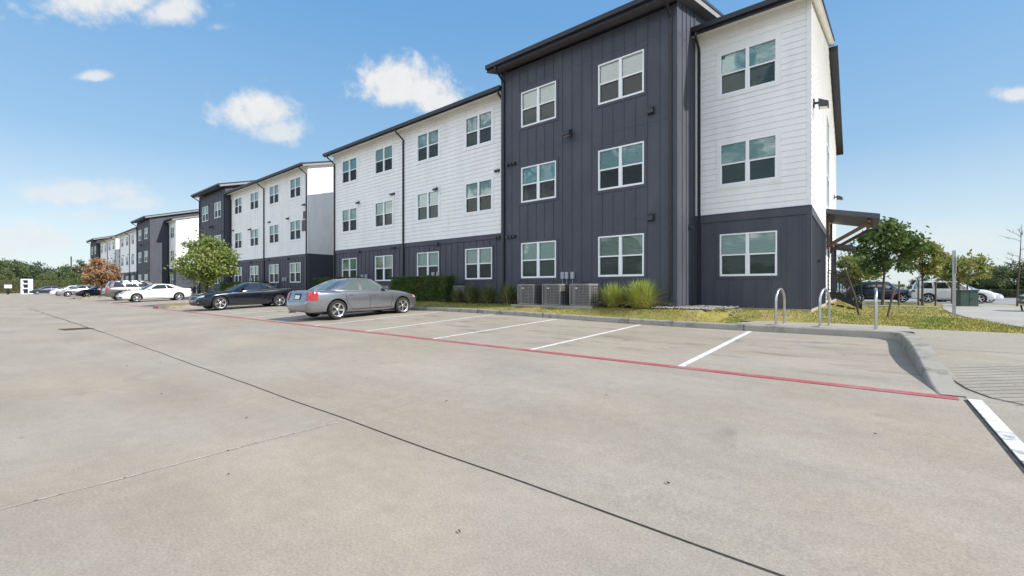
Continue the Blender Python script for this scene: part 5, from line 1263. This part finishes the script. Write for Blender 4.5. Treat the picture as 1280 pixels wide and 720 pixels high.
# manhole-like red patch and far left furniture
u, v = ray(10, 128); R = empty('box_sign', (u, v, 0), 'small white box sign on a dark post at the far left end', 'sign', None, YAW)
bm = BM(); box(bm, -.12, .12, -.12, .12, 0, 1.3); obj('post', bm, M_BLACK, R, local=True); bm = BM(); box(bm, -.6, .6, -.15, .15, 1.2, 1.9); bev(bm, .03); obj('panel', bm, M_TRIM, R, local=True)
u, v = ray(33.5, 124); R = empty('white_stand', (u, v, 0), 'tall white framed stand with dark openings at the far end of the lot', 'stand', None, YAW)
bm = BM(); box(bm, -.85, -.55, -.3, .3, 0, 3.0); box(bm, .55, .85, -.3, .3, 0, 3.0)
for z in (0, 1.05, 1.95, 2.75): box(bm, -.55, .55, -.3, .3, z, z + .25)
obj('frame', bm, M_TRIM, R, local=True); bm = BM(); box(bm, -.55, .55, -.05, .05, .25, 2.75); obj('back_panel', bm, M_BLACK, R, local=True)
bm = BM(); tube(bm, [(0, 0, -.1), (0, 0, 11)], .16, 8); box(bm, -1.1, 1.1, -.07, .07, 10.2, 10.4)
u, v = ray(89, 190); o = obj('utility_pole', bm, M_BARK, local=True); o.location = (u, v, 0); tag(o, 'wooden utility pole rising above the far left trees', 'utility pole')
# far left kerb and lawn edge that closes the lot
bm = BM(); box(bm, -152, -150, -40, 14, -.05, .14); struct('end_kerb', bm, M_PAD)
bm = BM(); grid(bm, [-260, -200, -152], [-60, -20, 14, 60], lambda u, v: .1); struct('end_lawn', bm, M_GRASS)
# low timber fence by the bins between the island tree and the building
R = empty('bin_screen', (-33.5, 12.4, .3), 'low grey horizontal board fence behind the young green tree', 'fence')
bm = BM()
for k in range(5): box(bm, -4.2, 1.4, -.02, .02, .12 + k * .21, .30 + k * .21)
obj('boards', bm, M_BOX, R, local=True)
for x in (-4.2, -2.3, -.5, 1.4):
    bm = BM(); box(bm, x - .05, x + .05, .02, .12, 0, 1.22); obj('post', bm, M_BOX, R, local=True)
# marker stakes on the kerb by the white coupe
for (u, v, lb) in ((-41.6, 11.0, 'thin grey delineator post right of the white coupe tail'), (-29.0, 11.9, 'thin grey delineator post behind the dark blue coupe bonnet')):
    bm = BM(); z = lotz(u, min(v, KV)); tube(bm, [(u, v, z), (u, v, z + 1.15)], .035, 8); tag(obj('delineator_post', bm, M_GALV), lb, 'post')
# leaf scraps lying on the concrete
M_SCRAP = nmat('dead_leaf', (0.035, 0.025, 0.018), (0.07, 0.05, 0.03), 30, 0.9)
rs = random.Random(2)
for (u, v) in ((-.95, 2.75), (-3.3, 1.05), (-4.6, 1.62), (-6.4, 1.35), (-9.2, 1.5), (-9.1, 1.9), (-2.2, 4.4), (-3.5, 3.2), (-7.2, 4.6), (-1.6, 1.55), (-5.2, 3.3), (.1, 4.6)):
    bm = BM(); a = rs.uniform(0, 6.28); s = rs.uniform(.009, .016)
    P = [(-1.2, 0, .004), (-.3, .5, .012), (.7, .42, .006), (1.2, 0, .014), (.6, -.5, .005), (-.4, -.42, .010)]
    V = [bm.verts.new((u + s * (x * cos(a) - y * sin(a)), v + s * (x * sin(a) + y * cos(a)), lotz(u, v) + z + .003)) for x, y, z in P]; c_ = bm.verts.new((u, v, lotz(u, v) + .018))
    for k in range(6): bm.faces.new((V[k], V[(k + 1) % 6], c_))
    tag(obj('leaf_scrap', bm, M_SCRAP), 'tiny dark curled leaf scrap lying on the bare concrete lane', 'leaf', 'leaf scraps on the concrete')
